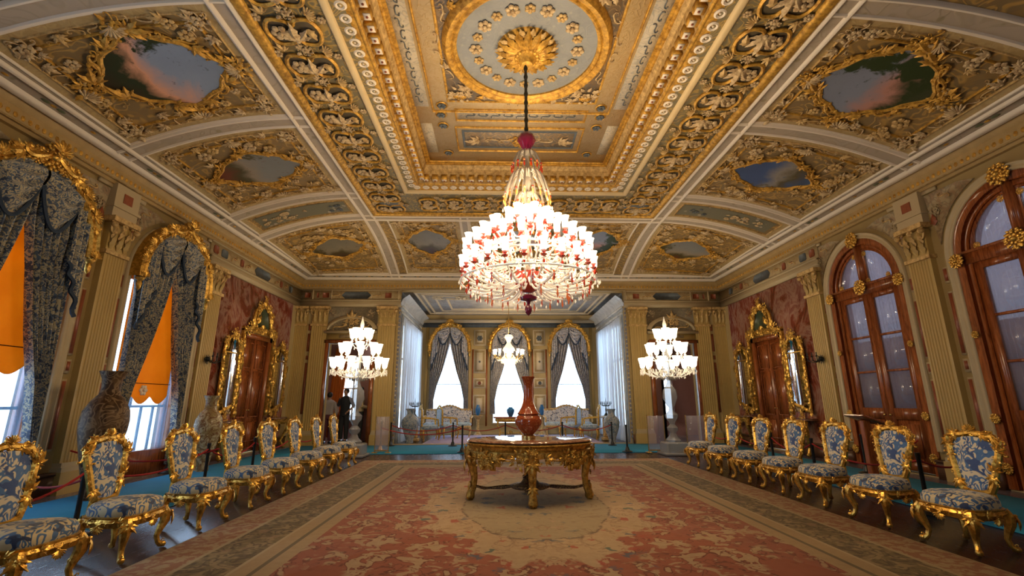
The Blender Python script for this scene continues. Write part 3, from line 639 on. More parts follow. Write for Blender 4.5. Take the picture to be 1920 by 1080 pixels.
    for k in range(4):
        q=lob(PI/2*k+PI/4*0,1.22);g.add(CLUS[k],0,at(q[0],q[1],rng.uniform(0,6),min(rx,ry)*.36,.03))
    g.build('gilt_frame','gilt_paint',t)
L_=-3.86;R_=3.7
cove_panel(-6.22,L_,4.5,6.66,(-4.97,5.5),(.64,.6),'paint_a','large painted ceiling landscape with blue hills in gilt frame, above the left windows')
cove_panel(R_,6.22,4.5,6.66,(4.8,5.5),(.64,.6),'paint_b','large painted ceiling landscape with dark tree in gilt frame, above the arched wooden doors')
cove_panel(-6.22,L_,6.98,9.44,(-5.0,8.15),(.62,.5),'paint_c','murky painted ceiling scene with a reddish corner, beyond the large landscape on the left')
cove_panel(R_,6.22,6.98,9.44,(4.88,8.15),(.62,.5),'paint_d','painted ceiling scene with deep blue sky, beyond the large tree landscape on the right')
cove_panel(-6.22,L_,9.76,10.71,flow=True);cove_panel(R_,6.22,9.76,10.71,flow=True)
g=G();g.add(patch(-6.0,L_-.18,9.95,10.5,.012),0).add(patch(R_+.18,6.0,9.95,10.5,.012),0)
for s_ in (-1,1):
    for k in range(22): g.add(rng.choice([FLOWER,FLOWER,LEAF,ACAN]),1,at(s_*rng.uniform(4.9,5.9),rng.uniform(10.05,10.4),rng.uniform(0,6),rng.uniform(.06,.12)))
    for k in range(7): g.add(rng.choice([FLOWER,ACAN]),2,at(s_*rng.uniform(4.1,4.5),rng.uniform(10.1,10.4),rng.uniform(0,6),.08))
g.build('trim_16',['flowers','leaf_pale','inlay_slate'],kind='structure')
cove_panel(-6.22,L_,11.03,14.0,(-4.95,12.45),(.6,.5),'paint_e','small dim ceiling painting with scrolls in the far left corner of the cove')
cove_panel(R_,6.22,11.03,14.0,(4.85,12.45),(.6,.5),'paint_c','small dim ceiling painting with dark patches in the far right corner of the cove')
cove_panel(-3.3,-1.47,11.05,14.0,(-2.4,12.3),(.52,.62),'paint_e','brown ceiling painting on the far cove, left of the great chandelier')
cove_panel(1.4,3.14,11.05,14.0,(2.3,12.3),(.52,.62),'paint_b','green and brown ceiling painting on the far cove, right of the great chandelier')
cove_panel(-1.22,1.16,11.05,14.0,(0,12.3),(.7,.62),'paint_a','ceiling painting on the far cove hidden behind the great chandelier')
border.build('trim_17','cove_border',kind='structure');lines.build('trim_18',['white_trim','gilt_pale','gilt_paint'],kind='structure');relief.build('trim_19',['leaf_pale','gilt_pale'],kind='structure')
# flat band cartouches
g=G()
CART=[(.5+.0,0),(.38,.3),(.1,.3),(0,.16),(-.12,.28),(-.42,.3),(-.55,0),(-.42,-.3),(-.12,-.28),(0,-.16),(.1,-.3),(.38,-.3)]
def spline(P,k=4):
    n=len(P);o=[]
    for i in range(n):
        p=[np.array(P[(i+j-1)%n]) for j in range(4)]
        for q in range(k):
            t=q/k;o.append(.5*((2*p[1])+(-p[0]+p[2])*t+(2*p[0]-5*p[1]+4*p[2]-p[3])*t*t+(-p[0]+3*p[1]-3*p[2]+p[3])*t**3))
    return np.array(o)
cs=spline(CART,3);CARTt=tube(np.column_stack([cs,np.full(len(cs),.04)]),.045,5,closed=True,up=(0,0,1))
def cartouche(x,y,a,s):
    M=UP(x,y,5.71,s,a);f=lambda t,m,*q:g.add(t,m,M@q[0])
    g.add(CARTt,0,M);f(poly(list(map(tuple,cs*.95)),.02),3,fr((0,0,.02)));f(ACAN,1,fr((.0,-.18,.05),(0,1,0),(-1,0,0),(0,0,1),.5));f(FLOWER,1,fr((-.28,0,.05),s=.25));f(LEAF,2,fr((.28,.1,.05),(.3,-1,0),(1,.3,0),(0,0,1),.3))
    f(CLUS[2],1,fr((-.0,.46,.02),s=.22));f(SHELL,2,fr((.36,.46,.02),(0,1,0),(1,0,0),(0,0,1),.2));f(ACAN,2,fr((-.45,.46,.02),(-.3,1,0),(1,.3,0),(0,0,1),.25));f(CS,0,fr((.0,.3,.03),(1,.1,0),(-.1,1,0),(0,0,1),.35));f(FLOWER,1,fr((-.62,.35,.02),s=.14));f(FLOWER,1,fr((.62,.3,.02),s=.12))
yy=1.9
while yy<10.4: cartouche((XL+x0)/2+.04,yy,0,.62);cartouche((XR+x1)/2-.04,yy,PI,.62);yy+=.6
xx=-2.1
while xx<2.2:
    for yb in ((BY1+YF)/2,(YB+BY0)/2): cartouche(xx,yb,PI/2,.62)
    xx+=.6
g.add(ball(.22,14,6,c=(0,0,0),s=(1.4,.9,.12)),4,fr((-2.95,10.1,5.70)));g.add(ball(.22,14,6,s=(1.4,.9,.12)),4,fr((2.75,10.1,5.70)))
g.build('trim_20',['gilt_paint','leaf_pale','gilt_pale','ground_dark','inlay_slate'],kind='structure')
# painted flourishes along the foot rail
g=G();
for y in np.arange(.6,13.8,.62):
    for s_ in(-1,1):
        big=int(round(y/.62))%3==0
        for k in ((-1,1) if big else ()): g.add(ball(.05,6,4,s=(.7,1.3,.25)),0,fr((s_*6.36,y+k*.11,5.045),U=(1,0,0)))
        g.add(ball(.035,6,4,s=(.8,1.3,.3)),1,fr((s_*6.36,y,5.045)))
for x in np.arange(-6,6.1,.5):
    for k in (-1,0,1): g.add(ball(.035,6,4,s=(1.3,.8,.3)),0 if k else 1,fr((x+k*.08,14.13,5.045)))
g.build('trim_21',['inlay_green','gilt_paint'],kind='structure')
# ---------------------------------------------------------------- entablature (frieze with inlays, architrave)
def M_side(side): return SIDE[side]
ME=fr((0,D_,0),(1,0,0),(0,0,1),(0,-1,0))
def slot(g,a,b,z0,z1,m,t=.012,c=.06): # chamfered inlay plate in wall coordinates
    g.add(poly([(a+c,z0),(b-c,z0),(b,z0+c),(b,z1-c),(b-c,z1),(a+c,z1),(a,z1-c),(a,z0+c)],t),m)
def entab(M,a,b):
    g=G();g.add(box(a,b,4.14,4.34,0,.1),0).add(box(a,b,4.34,4.68,0,.06),1)
    g.add(box(a,b,4.32,4.36,0,.13),0).add(box(a,b,4.22,4.235,0,.115),0);g.add(box(a,b,4.66,4.69,0,.09),0)
    return g
def fin_(g,M,name,mats): g.t=[xf(t,M) for t in g.t];return g.build(name,mats,kind='structure',smooth=False)
TR=['pil_white','frieze','inlay_red','inlay_slate','pilaster','gilt_pale','spandrel','gilt_paint']
for side,M in SIDE.items():
    g=entab(M,9.75,D_)
    N=.075
    def pl(a,b,m,z0=4.42,z1=4.6,c=.03):
        t=poly([(a+c,z0),(b-c,z0),(b,z0+c),(b,z1-c),(b-c,z1),(a+c,z1),(a,z1-c),(a,z0+c)],.02);g.add(t,m,fr((0,0,N)))
    pl(9.82,10.0,2);pl(10.12,10.36,3);pl(11.6,12.4,3,4.4,4.63,.09);pl(13.6,13.8,3);pl(10.9,11.05,2);pl(13.0,13.15,2)
    for y in (10.65,11.25,12.8,13.35): g.add(SS,5,fr((y,4.51,N),s=.24));g.add(FLOWER,2,fr((y,4.51,N),s=.05))
    fin_(g,M,'trim_22',TR)
g=entab(ME,-W,-3.55);g2=entab(ME,3.55,W);g.t+=g2.t;g.m+=g2.m
for s_ in(-1,1):
    def pl(a,b,m,z0=4.43,z1=4.59,c=.01):
        a,b=sorted((s_*a,s_*b));t=poly([(a+c,z0),(b-c,z0),(b,z0+c),(b,z1-c),(b-c,z1),(a+c,z1),(a,z1-c),(a,z0+c)],.02);g.add(t,m,fr((0,0,.075)))
    pl(3.85,4.05,2);pl(4.5,5.4,3,4.4,4.62,.1);pl(5.8,6.0,2);pl(6.12,6.18,2);pl(6.38,6.55,2)
    for x in (4.3,5.6): g.add(SS,5,fr((s_*x,4.51,.07),s=.28))
    for x in (3.62,5.72,6.3): g.add(box(s_*x-.015,s_*x+.015,4.34,4.68,0,.11),0)
fin_(g,ME,'trim_23',TR)
g=G().add(box(-3.6,3.6,4.69,4.72,0,.1),0);fin_(g,ME,'trim_24',TR)
# ---------------------------------------------------------------- pilasters
def pilaster(a,b,base=.42,fl=7,d=.1,cap=True,zt=3.56):
    g=G();w_=b-a
    g.add(box(a-.04,b+.04,0,.3,0,d+.08),4);g.add(box(a-.02,b+.02,.3,.36,0,d+.06),0);g.add(box(a-.0,b+.0,.36,.42,0,d+.03),0)
    # fluted shaft: one profile swept upwards
    pr=[(a,0),(a,d)];m=w_*.07;st=(w_-2*m)/fl
    for i in range(fl):
        c=a+m+st*(i+.5);r=st*.4;pr+=[(c-r,d)]+[(c-r*cos(PI*k/4),d-r*.7*sin(PI*k/4)) for k in (1,2,3)]+[(c+r,d)]
    pr+=[(b,d),(b,0)]
    g.add(sweep([(0,.42,0),(0,zt,0)],(1,0,0),(0,0,1),pr),4)
    g.add(box(a-.03,b+.03,zt-.03,zt+.03,0,d+.04),5)
    if cap:
        g.add(box(a,b,zt+.03,4.05,0,d),4);g.add(box(a-.06,b+.06,4.06,4.14,0,d+.1),5)
        k=max(3,int(round(w_/.14)))
        for r_,(z,s) in enumerate(((zt+.06,.26),(zt+.2,.24))):
            for i in range(k):
                x=a+w_*(i+.5+(r_%2)*.0)/k;g.add(LEAFn,5 if r_ else 4,fr((x,z,d),(0,1,.25),(1,0,0),(0,0,1),s))
        for s_,x in ((-1,a),(1,b)): g.add(CSb,5,fr((x+s_*.0,3.98,d+.04),(0,1,0),(-s_,0,0),(0,0,1),.22));g.add(ball(.05,8,5,c=(x+s_*.02,4.0,d+.08)),5)
        g.add(FLOWER,5,fr(((a+b)/2,4.03,d+.06),s=.08))
    return g
def blk(g,a,b):   # entablature block above a free pilaster, with a red inlaid square
    g.add(box(a-.04,b+.04,4.14,4.7,0,.12),0);g.add(box(a-.07,b+.07,4.3,4.34,0,.15),0);c=(a+b)/2;g.add(box(c-.09,c+.09,4.42,4.58,.12,.13),2)
for side,M in SIDE.items():
    for a,b in ((9.82,10.28),(7.12,7.54),(4.26,4.68),(1.4,1.82)):
        g=pilaster(a,b);
        if a<9: blk(g,a,b)
        o=fin_(g,M,'trim_25',TR);o.data.polygons.foreach_set('use_smooth',np.ones(len(o.data.polygons),bool));o.data.set_sharp_from_angle(angle=.7)
for s_ in(-1,1):
    for a,b in ((3.68,4.2),(5.78,6.24),(6.4,6.75)):
        a,b=sorted((s_*a,s_*b));o=fin_(pilaster(a,b,fl=6),ME,'trim_26',TR);o.data.polygons.foreach_set('use_smooth',np.ones(len(o.data.polygons),bool));o.data.set_sharp_from_angle(angle=.7)
    g=G();x=s_*6.32
    for z0,z1 in ((.9,2.4),(2.5,2.62),(2.75,3.3),(3.4,3.6)): g.add(box(x-.035,x+.035,z0,z1,0,.025),2)
    fin_(g,ME,'trim_27',TR)
# arch surrounds, spandrels, piers with red inlay strips
for side,M in SIDE.items():
    g=G()
    for c in ARCH_Y:
        out=[(c-.93,.42)]+[(c-.93*cos(PI*i/24),3.42+.985*sin(PI*i/24)) for i in range(25)]+[(c+.93,.42)]
        P=np.array([(x,y,0) for x,y in out]);T=np.gradient(P,axis=0);T/=np.linalg.norm(T,axis=1,keepdims=True);Sd=np.column_stack([-T[:,1],T[:,0],T[:,2]])
        g.add(sweep(P,Sd,(0,0,1),[(-.01,-.05),(-.01,.03),(.02,.05),(.04,.03),(.07,.035),(.085,.06),(.105,.06),(.105,0)]),0)
        for s_ in(-1,1):
            for z0,z1 in ((.62,1.55),(1.95,2.9),(3.1,3.3)): g.add(box(c+s_*1.11-.045,c+s_*1.11+.045,z0-.03,z1+.03,.0,.03),0);g.add(box(c+s_*1.11-.026,c+s_*1.11+.026,z0,z1,.0,.042),2)
            g.add(box(c+s_*1.11-.05,c+s_*1.11+.05,1.66,1.86,0,.035),0);g.add(box(c+s_*1.11-.024,c+s_*1.11+.024,1.7,1.83,0,.045),2)
            # spandrel field
            pts=[(c+s_*(1.12*cos(t)),3.42+1.16*sin(t)) for t in np.linspace(.25,1.25,9)]+[(c+s_*.62,4.6),(c+s_*1.2,4.6)]
            g.add(poly(pts if s_>0 else pts[::-1],.012),6,fr((0,0,.02)))
            g.add(CLUS[1],6,fr((c+s_*1.03,4.3,.03),s=.13));g.add(SS,5,fr((c+s_*.86,4.48,.03),s=.2));g.add(LEAF,2,fr((c+s_*1.1,4.05,.03),(0,1,0),(1,0,0),(0,0,1),.2))
    for y0,y1 in ((1.82,2.08),(3.98,4.26),(4.68,4.93),(6.83,7.12),(7.54,7.8),(9.66,9.82)):
        g.add(box(y0,y1,4.62,4.68,0,.05),0)
    fin_(g,M,'trim_28',TR)
# baseboard / dark plinth
for side,M in SIDE.items():
    g=G()
    for a,b in ((YN,2.1),(3.96,4.95),(6.81,7.8),(9.66,11.5),(13.05,D_)): g.add(box(a,b,0,.26,0,.1),0);g.add(box(a,b,.26,.3,0,.12),0)
    g.t=[xf(t,M) for t in g.t];g.build('baseboard_'+side,'plinth',kind='structure',smooth=False)
g=G()
for s_ in(-1,1):
    for a,b in ((3.6,4.35),(5.72,6.75)): a,b=sorted((s_*a,s_*b));g.add(box(a,b,0,.26,0,.06),0)
g.t=[xf(t,ME) for t in g.t];g.build('baseboard_back','plinth',kind='structure',smooth=False)
# door cases of the end wall with segmental pediments
for s_ in(-1,1):
    g=G();c=s_*5.035
    for x in (-.72,.72): g.add(box(c+x-.06,c+x+.06,0,3.05,0,.08),8)
    g.add(box(c-.78,c+.78,3.0,3.1,0,.1),8);g.add(box(c-.72,c+.72,3.12,3.3,0,.06),4);g.add(box(c-.35,c+.35,3.16,3.26,.06,.08),6);g.add(box(c-.8,c+.8,3.3,3.38,0,.16),0)
    P=np.array([(c+.75*cos(t),3.36+.46*sin(t),0) for t in np.linspace(.15,PI-.15,17)]);T=np.gradient(P,axis=0);T/=np.linalg.norm(T,axis=1,keepdims=True)
    g.add(sweep(P,np.column_stack([-T[:,1],T[:,0],T[:,2]]),(0,0,1),[(-.06,0),(-.06,.06),(-.02,.08),(.02,.14),(.05,.16),(.05,0)]),0)
    g.add(poly([(c-.78,3.38),(c+.78,3.38),(c+.78,4.13),(c-.78,4.13)],.01),9,fr((0,0,.02)));g.add(CLUS[0],5,fr((c,3.66,.06),s=.26));g.add(ACAN,5,fr((c,3.75,.1),(0,1,0),(1,0,0),(0,0,1),.3))
    for q in(-1,1): g.add(SS,5,fr((c+q*.38,3.52,.05),s=.36));g.add(CLUS[2],6,fr((c+q*.6,3.95,.03),s=.14))
    fin_(g,ME,'trim_29',TR+['mahogany','pediment'])
# mirror bay: red scagliola field
for side,M in SIDE.items():
    g=G().add(poly([(10.34,.3),(14.1,.3),(14.1,4.14),(10.34,4.14)],.01,[[(11.5,.31),(11.5,2.97),(13.05,2.97),(13.05,.31)]]),0,M@fr((0,0,.015)));g.build('trim_30','marble_red',kind='structure',smooth=False)
# ---------------------------------------------------------------- alcove
for s_ in(-1,1):
    X=s_*ALX
    g=G().add(poly([(D_+.3,0),(ALY,0),(ALY,4.75),(D_+.3,4.75)],.2,[[(15.15,.35),(15.15,3.85),(18.35,3.85),(18.35,.35)]]),0,fr((X,0,0),(0,1,0),(0,0,1),(-s_,0,0)));g.build('wall_alcove','marble_pale',kind='structure',smooth=False)
    Ma=fr((X,0,0),(0,1,0),(0,0,1),(-s_,0,0))
    g=G()
    for z in (4.0,4.2): g.add(box(D_+.3,ALY,z,z+.07,0,.06),0,Ma)
    g.add(sweep([(14.5,0,0),(ALY,0,0)],(0,1,0),(0,0,1),[(4.25,0),(4.3,.05),(4.36,.08),(4.42,.1),(4.5,.22),(4.56,.3)]),0,Ma)
    for y in (14.95,18.6): g.add(box(y,y+.12,0,4.0,0,.05),0,Ma)
    g.add(box(15.1,18.4,3.85,3.92,0,.05),0,Ma);g.build('trim_31','marble_pale',kind='structure',smooth=False)
    m=G().add(box(.0,.04,15.15,18.35,.35,.42)).add(box(0,.04,15.15,18.35,3.8,3.85)).add(box(0,.04,15.15,18.35,2.6,2.66))
    for y in (15.15,16.2,17.25,18.3): m.add(box(0,.04,y,y+.05,.35,3.85))
    m.t=[xf(t,fr((X+s_*.1,0,0))) for t in m.t];o=m.build('window_5' if s_<0 else 'window_6','pil_white',kind='structure',smooth=False)
    G().add(box(0,.008,15.2,18.3,.4,3.8),0,fr((X+s_*.12,0,0))).build('pane','window_glass',o,smooth=False)
    g=G().add(grid(lambda u,v:(X-s_*(.12+.03*sin(u*2*PI*26)+.015*sin(u*60+v*3)),14.85+3.75*u,.03+3.85*v),260,4))
    tag(g.build('sheer_curtain','sheer_white'),'pale sheer curtain over the %s side window of the alcove'%('left' if s_<0 else 'right'),'curtain','alcove side curtains')
    g=G()
    for i in range(34): g.add(ball(.035,6,4,s=(1,1,1.4)),0,fr((s_*(ALX-.03),D_-.02,.2+i*.13)))
    tag(g.build('tassel_fringe','tassel'),'tasselled fringe down the %s edge of the alcove opening'%('left' if s_<0 else 'right'),'fringe','alcove fringes')
hl=[arch_pts(c,.72,3.25,.35) for c in(-2.42,0,2.42)]
G().add(poly([(-4,0),(4,0),(4,4.9),(-4,4.9)],.3,hl),0,fr((0,ALY,0),(1,0,0),(0,0,1),(0,-1,0))).build('wall_alcove_back','wall_plaster',kind='structure',smooth=False)
MA=fr((0,ALY,0),(1,0,0),(0,0,1),(0,-1,0))
g=G().add(box(-ALX,ALX,4.38,4.5,0,.14),0).add(box(-ALX,ALX,4.2,4.38,0,.04),3)
for s_ in(-1,1):
    c=s_*1.21
    for z0,z1,m in ((2.35,3.3,1),(1.75,2.15,1),(.75,1.5,1),(3.45,4.1,1)): 
        g.add(box(c-.25,c+.25,z0,z1,0,.02),0);g.add(box(c-.2,c+.2,z0+.05,z1-.05,.02,.025),m);g.add(box(c-.12,c+.12,z0+.13,z1-.13,.025,.035),0)
    g.add(FLOWER,2 if s_<0 else 3,fr((c,1.95,.05),s=.1));g.add(FLOWER,3,fr((c,3.75,.05),s=.16));g.add(FLOWER,3,fr((c,2.8,.05),s=.06))
    g.add(box(s_*3.35-.06,s_*3.35+.06,.3,4.2,0,.02),4)
    for q in (.28,-.28): g.add(box(c+q-.03,c+q+.03,.3,3.3,0,.02),8)
fin_(g,MA,'trim_32',['alc_plaster','frieze','inlay_red','inlay_slate','pilaster','gilt_pale','spandrel','gilt_paint','mahogany'])
G().add(box(-ALX-.2,ALX+.2,D_+.02,ALY+.2,4.72,4.8)).build('ceiling_alcove','alc_ceiling',kind='structure',smooth=False)
g=G()
for o,h in ((.35,.04),(.55,.05),(.9,.03),(1.3,.05)): g.add(rect(-ALX+o,ALX-o,D_+o,ALY-o,hump(0,4.72,.08,-h,4)))
for k in range(-3,4):
    if k: g.add(CLUS[abs(k)],0,UP(k*.85,15.6,4.7,.3))
g.build('trim_33','alc_plaster',kind='structure')
# side rooms behind the two end doorways
SR=17.8
for s_ in(-1,1):
    a,b=sorted((s_*5.0,s_*7.4));c,h=(5.85,.7) if s_<0 else (5.65,.5);hs=[[(s_*c-h,.55),(s_*c-h,2.9),(s_*c+h,2.9),(s_*c+h,.55)]]
    G().add(poly([(a,0),(b,0),(b,3.8),(a,3.8)],.2,hs),0,fr((0,SR,0),(1,0,0),(0,0,1),(0,-1,0))).build('wall_side_room','side_wall',kind='structure',smooth=False)
    G().add(box(s_*7.3-.1,s_*7.3+.1,D_+.3,SR,0,3.8)).build('wall_side_room','side_wall',kind='structure',smooth=False)
    G().add(box(s_*4.3-.04,s_*4.3+.04,D_+.3,15.6,0,3.8)).add(box(min(s_*4.3,s_*5.05),max(s_*4.3,s_*5.05),15.6,15.68,0,3.8)).add(box(s_*5.0-.04,s_*5.0+.04,15.6,SR,0,3.8)).build('wall_side_room','side_wall',kind='structure',smooth=False)
    a,b=sorted((s_*4.95,s_*7.4));G().add(box(a,b,D_+.3,SR,3.6,3.7)).build('ceiling_side_room','pil_white',kind='structure',smooth=False)
# ---------------------------------------------------------------- curtains under gilt pelmets
def place(g,M): g.t=[xf(t,M) for t in g.t];return g
def lerp(x,xs_,ys_): return float(np.interp(x,xs_,ys_))
def curtain_set(M,c,hw,sp,zb,fab,gold,names,grp,full=True,gh=1.07,of=.88):
    """M wall frame (a along, b up, c inward). names=(pelmet label, near curtain label, far curtain label)"""
    zt=sp+hw*gh
    t=thing('curtain_pelmet',names[0],'pelmet',group=grp[0])
    g=G();n=36;P=np.array([(c-hw*cos(PI*i/n),sp+hw*gh*sin(PI*i/n),0) for i in range(n+1)])
    P=np.vstack([[(c-hw,sp-.12,0)],P,[(c+hw,sp-.12,0)]]);T=np.gradient(P,axis=0);T/=np.linalg.norm(T,axis=1,keepdims=True);Sd=np.column_stack([-T[:,1],T[:,0],T[:,2]])
    k=hw/.93
    g.add(sweep(P,Sd,(0,0,1),[(-.09*k,.02),(-.09*k,.2),(-.06*k,.235),(-.03*k,.21),(.02*k,.215),(.05*k,.25),(.08*k,.22),(.08*k,.02)]))
    for i in range(3,n-1,2 if full else 3):
        p=P[i]+Sd[i]*0.0;g.add([CSb,ACAN,CS,SHELL][i%4],0,fr(p+np.array([0,0,.22]),T[i],Sd[i],(0,0,1),.14*k));g.add(BLOB,0,fr(P[i]+Sd[i]*.07*k+np.array([0,0,.23]),s=.06*k));g.add(BLOB,0,fr(P[i]-Sd[i]*.05*k+np.array([0,0,.23]),s=.05*k))
        g.add(FLOWER,0,fr(P[i]+Sd[i]*.1*k+np.array([0,0,.2]),s=.05*k))
    for s_ in(-1,1):
        q=np.array([c+s_*hw,sp-.14,.18]);g.add(lathe([(.001,-.22),(.03,-.18),(.045,-.1),(.03,-.06),(.07,-.02),(.075,.0),(.03,.02)],8),0,fr(q,(1,0,0),(0,0,1),(0,1,0),k));g.add(SHELL,0,fr(q+np.array([0,.02,.07]),(1,0,0),(0,1,0),(0,0,1),.12*k))
    place(g,M).build('arch_frame',gold,t)
    g=G();a=np.array([c,zt+.04,.22]);g.add(ROSE[0],0,fr(a,s=.2*k));g.add(SHELL,0,fr(a+(0,.06,.1),s=.17*k));g.add(ROSE[1],0,fr(a+(-.2*k,-.06,0),s=.13*k));g.add(ROSE[1],0,fr(a+(.2*k,-.06,0),s=.13*k));
    for s_ in(-1,1): g.add(CSb,0,fr(a+(s_*.22*k,-.03,.03),(s_,-.4,0),(.4*s_,1,0),(0,0,1),.34*k));g.add(ACAN,0,fr(a+(s_*.38*k,-.1,.0),(s_,-.5,0),(.5,s_,0),(0,0,1),.22*k));g.add(FLOWER,0,fr(a+(s_*.12*k,.1,.08),s=.08*k))
    place(g,M).build('crest',gold,t)
    zc_=sp+.2*k
    def inner(z):
        r=(z-zb)/(zc_-zb);return hw*lerp(r,[0,.2,.4,.6,.8,1.0,1.3],[.72,.74,.6,.36,.17,.0,-.02])
    def outer(z):
        return hw*lerp(z,[sp-.35,sp+.1],[of,1.0])*(1 if z<sp else math.sqrt(max(0.0,1-((z-sp)/(hw*gh))**2)))
    for s_ in (-1,1):
        r=thing('curtain',names[1] if s_<0 else names[2],'curtain',group=grp[1])
        def fn(u,v):
            z=zb+(zt-.04-zb)*v;a0=inner(z);a1=max(outer(z)*.97,a0+.02);nf=7;ph=u*nf*2*PI
            amp=.062+.02*sin(v*3);x=a0+(a1-a0)*u
            lim=outer(z)*.97;x=min(x,max(lim,.0))
            return (c+s_*x,z,.07+amp*sin(ph+.5*sin(v*5))+.04*(1-v)*sin(u*PI))
        g=G().add(grid(fn,57,26));place(g,M).build('drape',fab,r)
        # swag
        def sw(u,v):
            x=hw*(.02+.62*u);zz=sp+hw*gh*math.sqrt(max(0,1-(x/hw)**2))-.07;drop=(.12+.42*k*v)*math.sin(PI*min(1,max(0,u)))**.8*1.0
            top=zz*(1-v)+v*(zt-.32*k);return (c+s_*x,top-drop*v-.05*v,.18+.06*sin(v*PI)+.045*sin(v*5*2*PI)*math.sin(PI*u)**.7)
        q_=place(G().add(grid(sw,18,26)),M).build('swag',fab,r);place(G().add(tube([sw(u,1.0) for u in np.linspace(0,1,18)],.026,5)),M).build('fringe','curtain_fringe',q_)
        def tl(u,v):
            x=hw*(.62+.3*u);zz=sp+hw*gh*math.sqrt(max(0,1-(min(x,.98*hw)/hw)**2))-.06;L=(1.0+.35*u)*k*1.0
            return (c+s_*min(x,hw*.93),zz-L*v,.19+.03*sin(u*3*2*PI)+.02*v)
        q_=place(G().add(grid(tl,19,8)),M).build('tail',fab,r);place(G().add(tube([tl(u,1.0) for u in np.linspace(0,1,19)],.03,5)),M).build('fringe','curtain_fringe',q_)
def blind(M,c,hw,sp,zb,label):
    n=24;top=[(c+hw*cos(PI*i/n),sp+hw*sin(PI*i/n)) for i in range(n+1)];m=33
    bot=[(c-hw+2*hw*i/(m-1),zb+.14*abs(math.cos(PI*1.5*(i/(m-1)))**.0)*(abs(math.sin(3*PI*(i/(m-1))+PI/2*0))*-1)+.0) for i in range(m)]
    r=thing('roller_blind',label,'blind',group='orange blinds in the left windows')
    G().add(poly(top+bot,.006),0,M@fr((0,0,-.12))).build('fabric','blind',r,smooth=False)
    g=G().add(FLOWER,0,M@fr((c,zb+.1,-.11),s=.13));g.build('motif','white_trim',r)
    g=G().add(tube([M[:3,:3]@np.array(p)+M[:3,3] for p in ((c-hw,zb+.22,-.1),(c+hw,zb+.22,-.1))],.008,5));g.build('batten','mahogany_dark',r)
for i,c in enumerate(ARCH_Y):
    nm=['window beside the far brown vase','nearest left window at the frame edge','left window behind the camera'][i]
    if i<2: curtain_set(ML,c,.92,3.45,.12,'damask_curtain','gold_wall',('carved gilt arched pelmet over the '+nm,'damask curtain, near side of the '+nm,'damask curtain, far side of the '+nm),('gilt pelmets of the left wall','damask curtains of the left wall'))
    if i<2: blind(ML,c,.66,3.6,1.36 if i==0 else 1.75,'orange scalloped blind pulled partly down in the '+nm)
    g=G();M=ML@fr((0,0,-.3))
    for a,b in((-.93,-.86),(.86,.93)): g.add(box(c+a,c+b,.35,3.45,-.04,.04),0,M)
    g.add(box(c-.93,c+.93,.02,.42,-.04,.3),0,M);g.add(box(c-.93,c+.93,3.4,3.47,-.04,.04),0,M);g.add(box(c-.93,c+.93,1.16,1.2,-.02,.02),1,M)
    for x in (-.6,-.3,0,.3,.6): g.add(box(c+x-.012,c+x+.012,.4,1.2,-.02,.02),1,M)
    for x in (0,): g.add(box(c+x-.03,c+x+.03,1.2,4.3,-.02,.02),0,M)
    P=np.array([(c-.9*cos(PI*q/16),3.42+.95*sin(PI*q/16),0) for q in range(17)]);g.add(tube(P,.04,4),0,M)
    pa=arch_pts(c,.93,3.42,.02,24);P=np.array([(x,y,0) for x,y in pa]);T=np.gradient(P,axis=0);T/=np.linalg.norm(T,axis=1,keepdims=True);Sd=np.column_stack([-T[:,1],T[:,0],T[:,2]])
    g.add(sweep(P,Sd,(0,0,1),[(0,-.3),(-.05,-.3),(-.05,-.01),(0,-.01)]),0,ML)
    o=g.build('window_%d'%(i+1),['mahogany','post_black'],kind='structure',smooth=False)
    G().add(poly(arch_pts(c,.9,3.42,.4),.006),0,ML@fr((0,0,-.31))).build('pane','window_glass',o,smooth=False)
    if i<2:
        g=G().add(grid(lambda u,v:(c-.9+1.8*u,.42+2.6*v,-.2+.012*sin(u*2*PI*18)),120,3),0,ML)
        tag(g.build('daylight_tint_sheet','sheer_blue'),'added bluish daylight-tinting sheet behind the blind of the '+nm,'curtain','daylight tint sheets of the left windows')  # added translucent sheet, only there to dim and blue the daylight
for c,nm in ((-2.42,'left'),(0.0,'middle'),(2.42,'right')):
    curtain_set(MA,c,.8,3.3,.75,'damask_far','gold_wall',('gilt arched pelmet over the %s window of the far alcove'%nm,'blue-grey damask curtain, left half at the %s alcove window'%nm,'blue-grey damask curtain, right half at the %s alcove window'%nm),('gilt pelmets of the alcove','curtains of the alcove windows'),full=True,gh=1.22,of=1.0)
    g=G();M=MA@fr((0,0,-.2))
    for a in (-.72,.66): g.add(box(c+a,c+a+.06,.35,3.3,-.03,.03),0,M)
    g.add(box(c-.7,c+.7,1.9,1.925,-.01,.01),0,M).add(box(c-.72,c+.72,.35,.42,-.03,.2),0,M)
    o=g.build('window_%d'%(7+int(c/2.4)+1),'pil_white',kind='structure',smooth=False)
    G().add(poly(arch_pts(c,.7,3.25,.4),.005),0,MA@fr((0,0,-.21))).build('pane','window_glass',o,smooth=False)
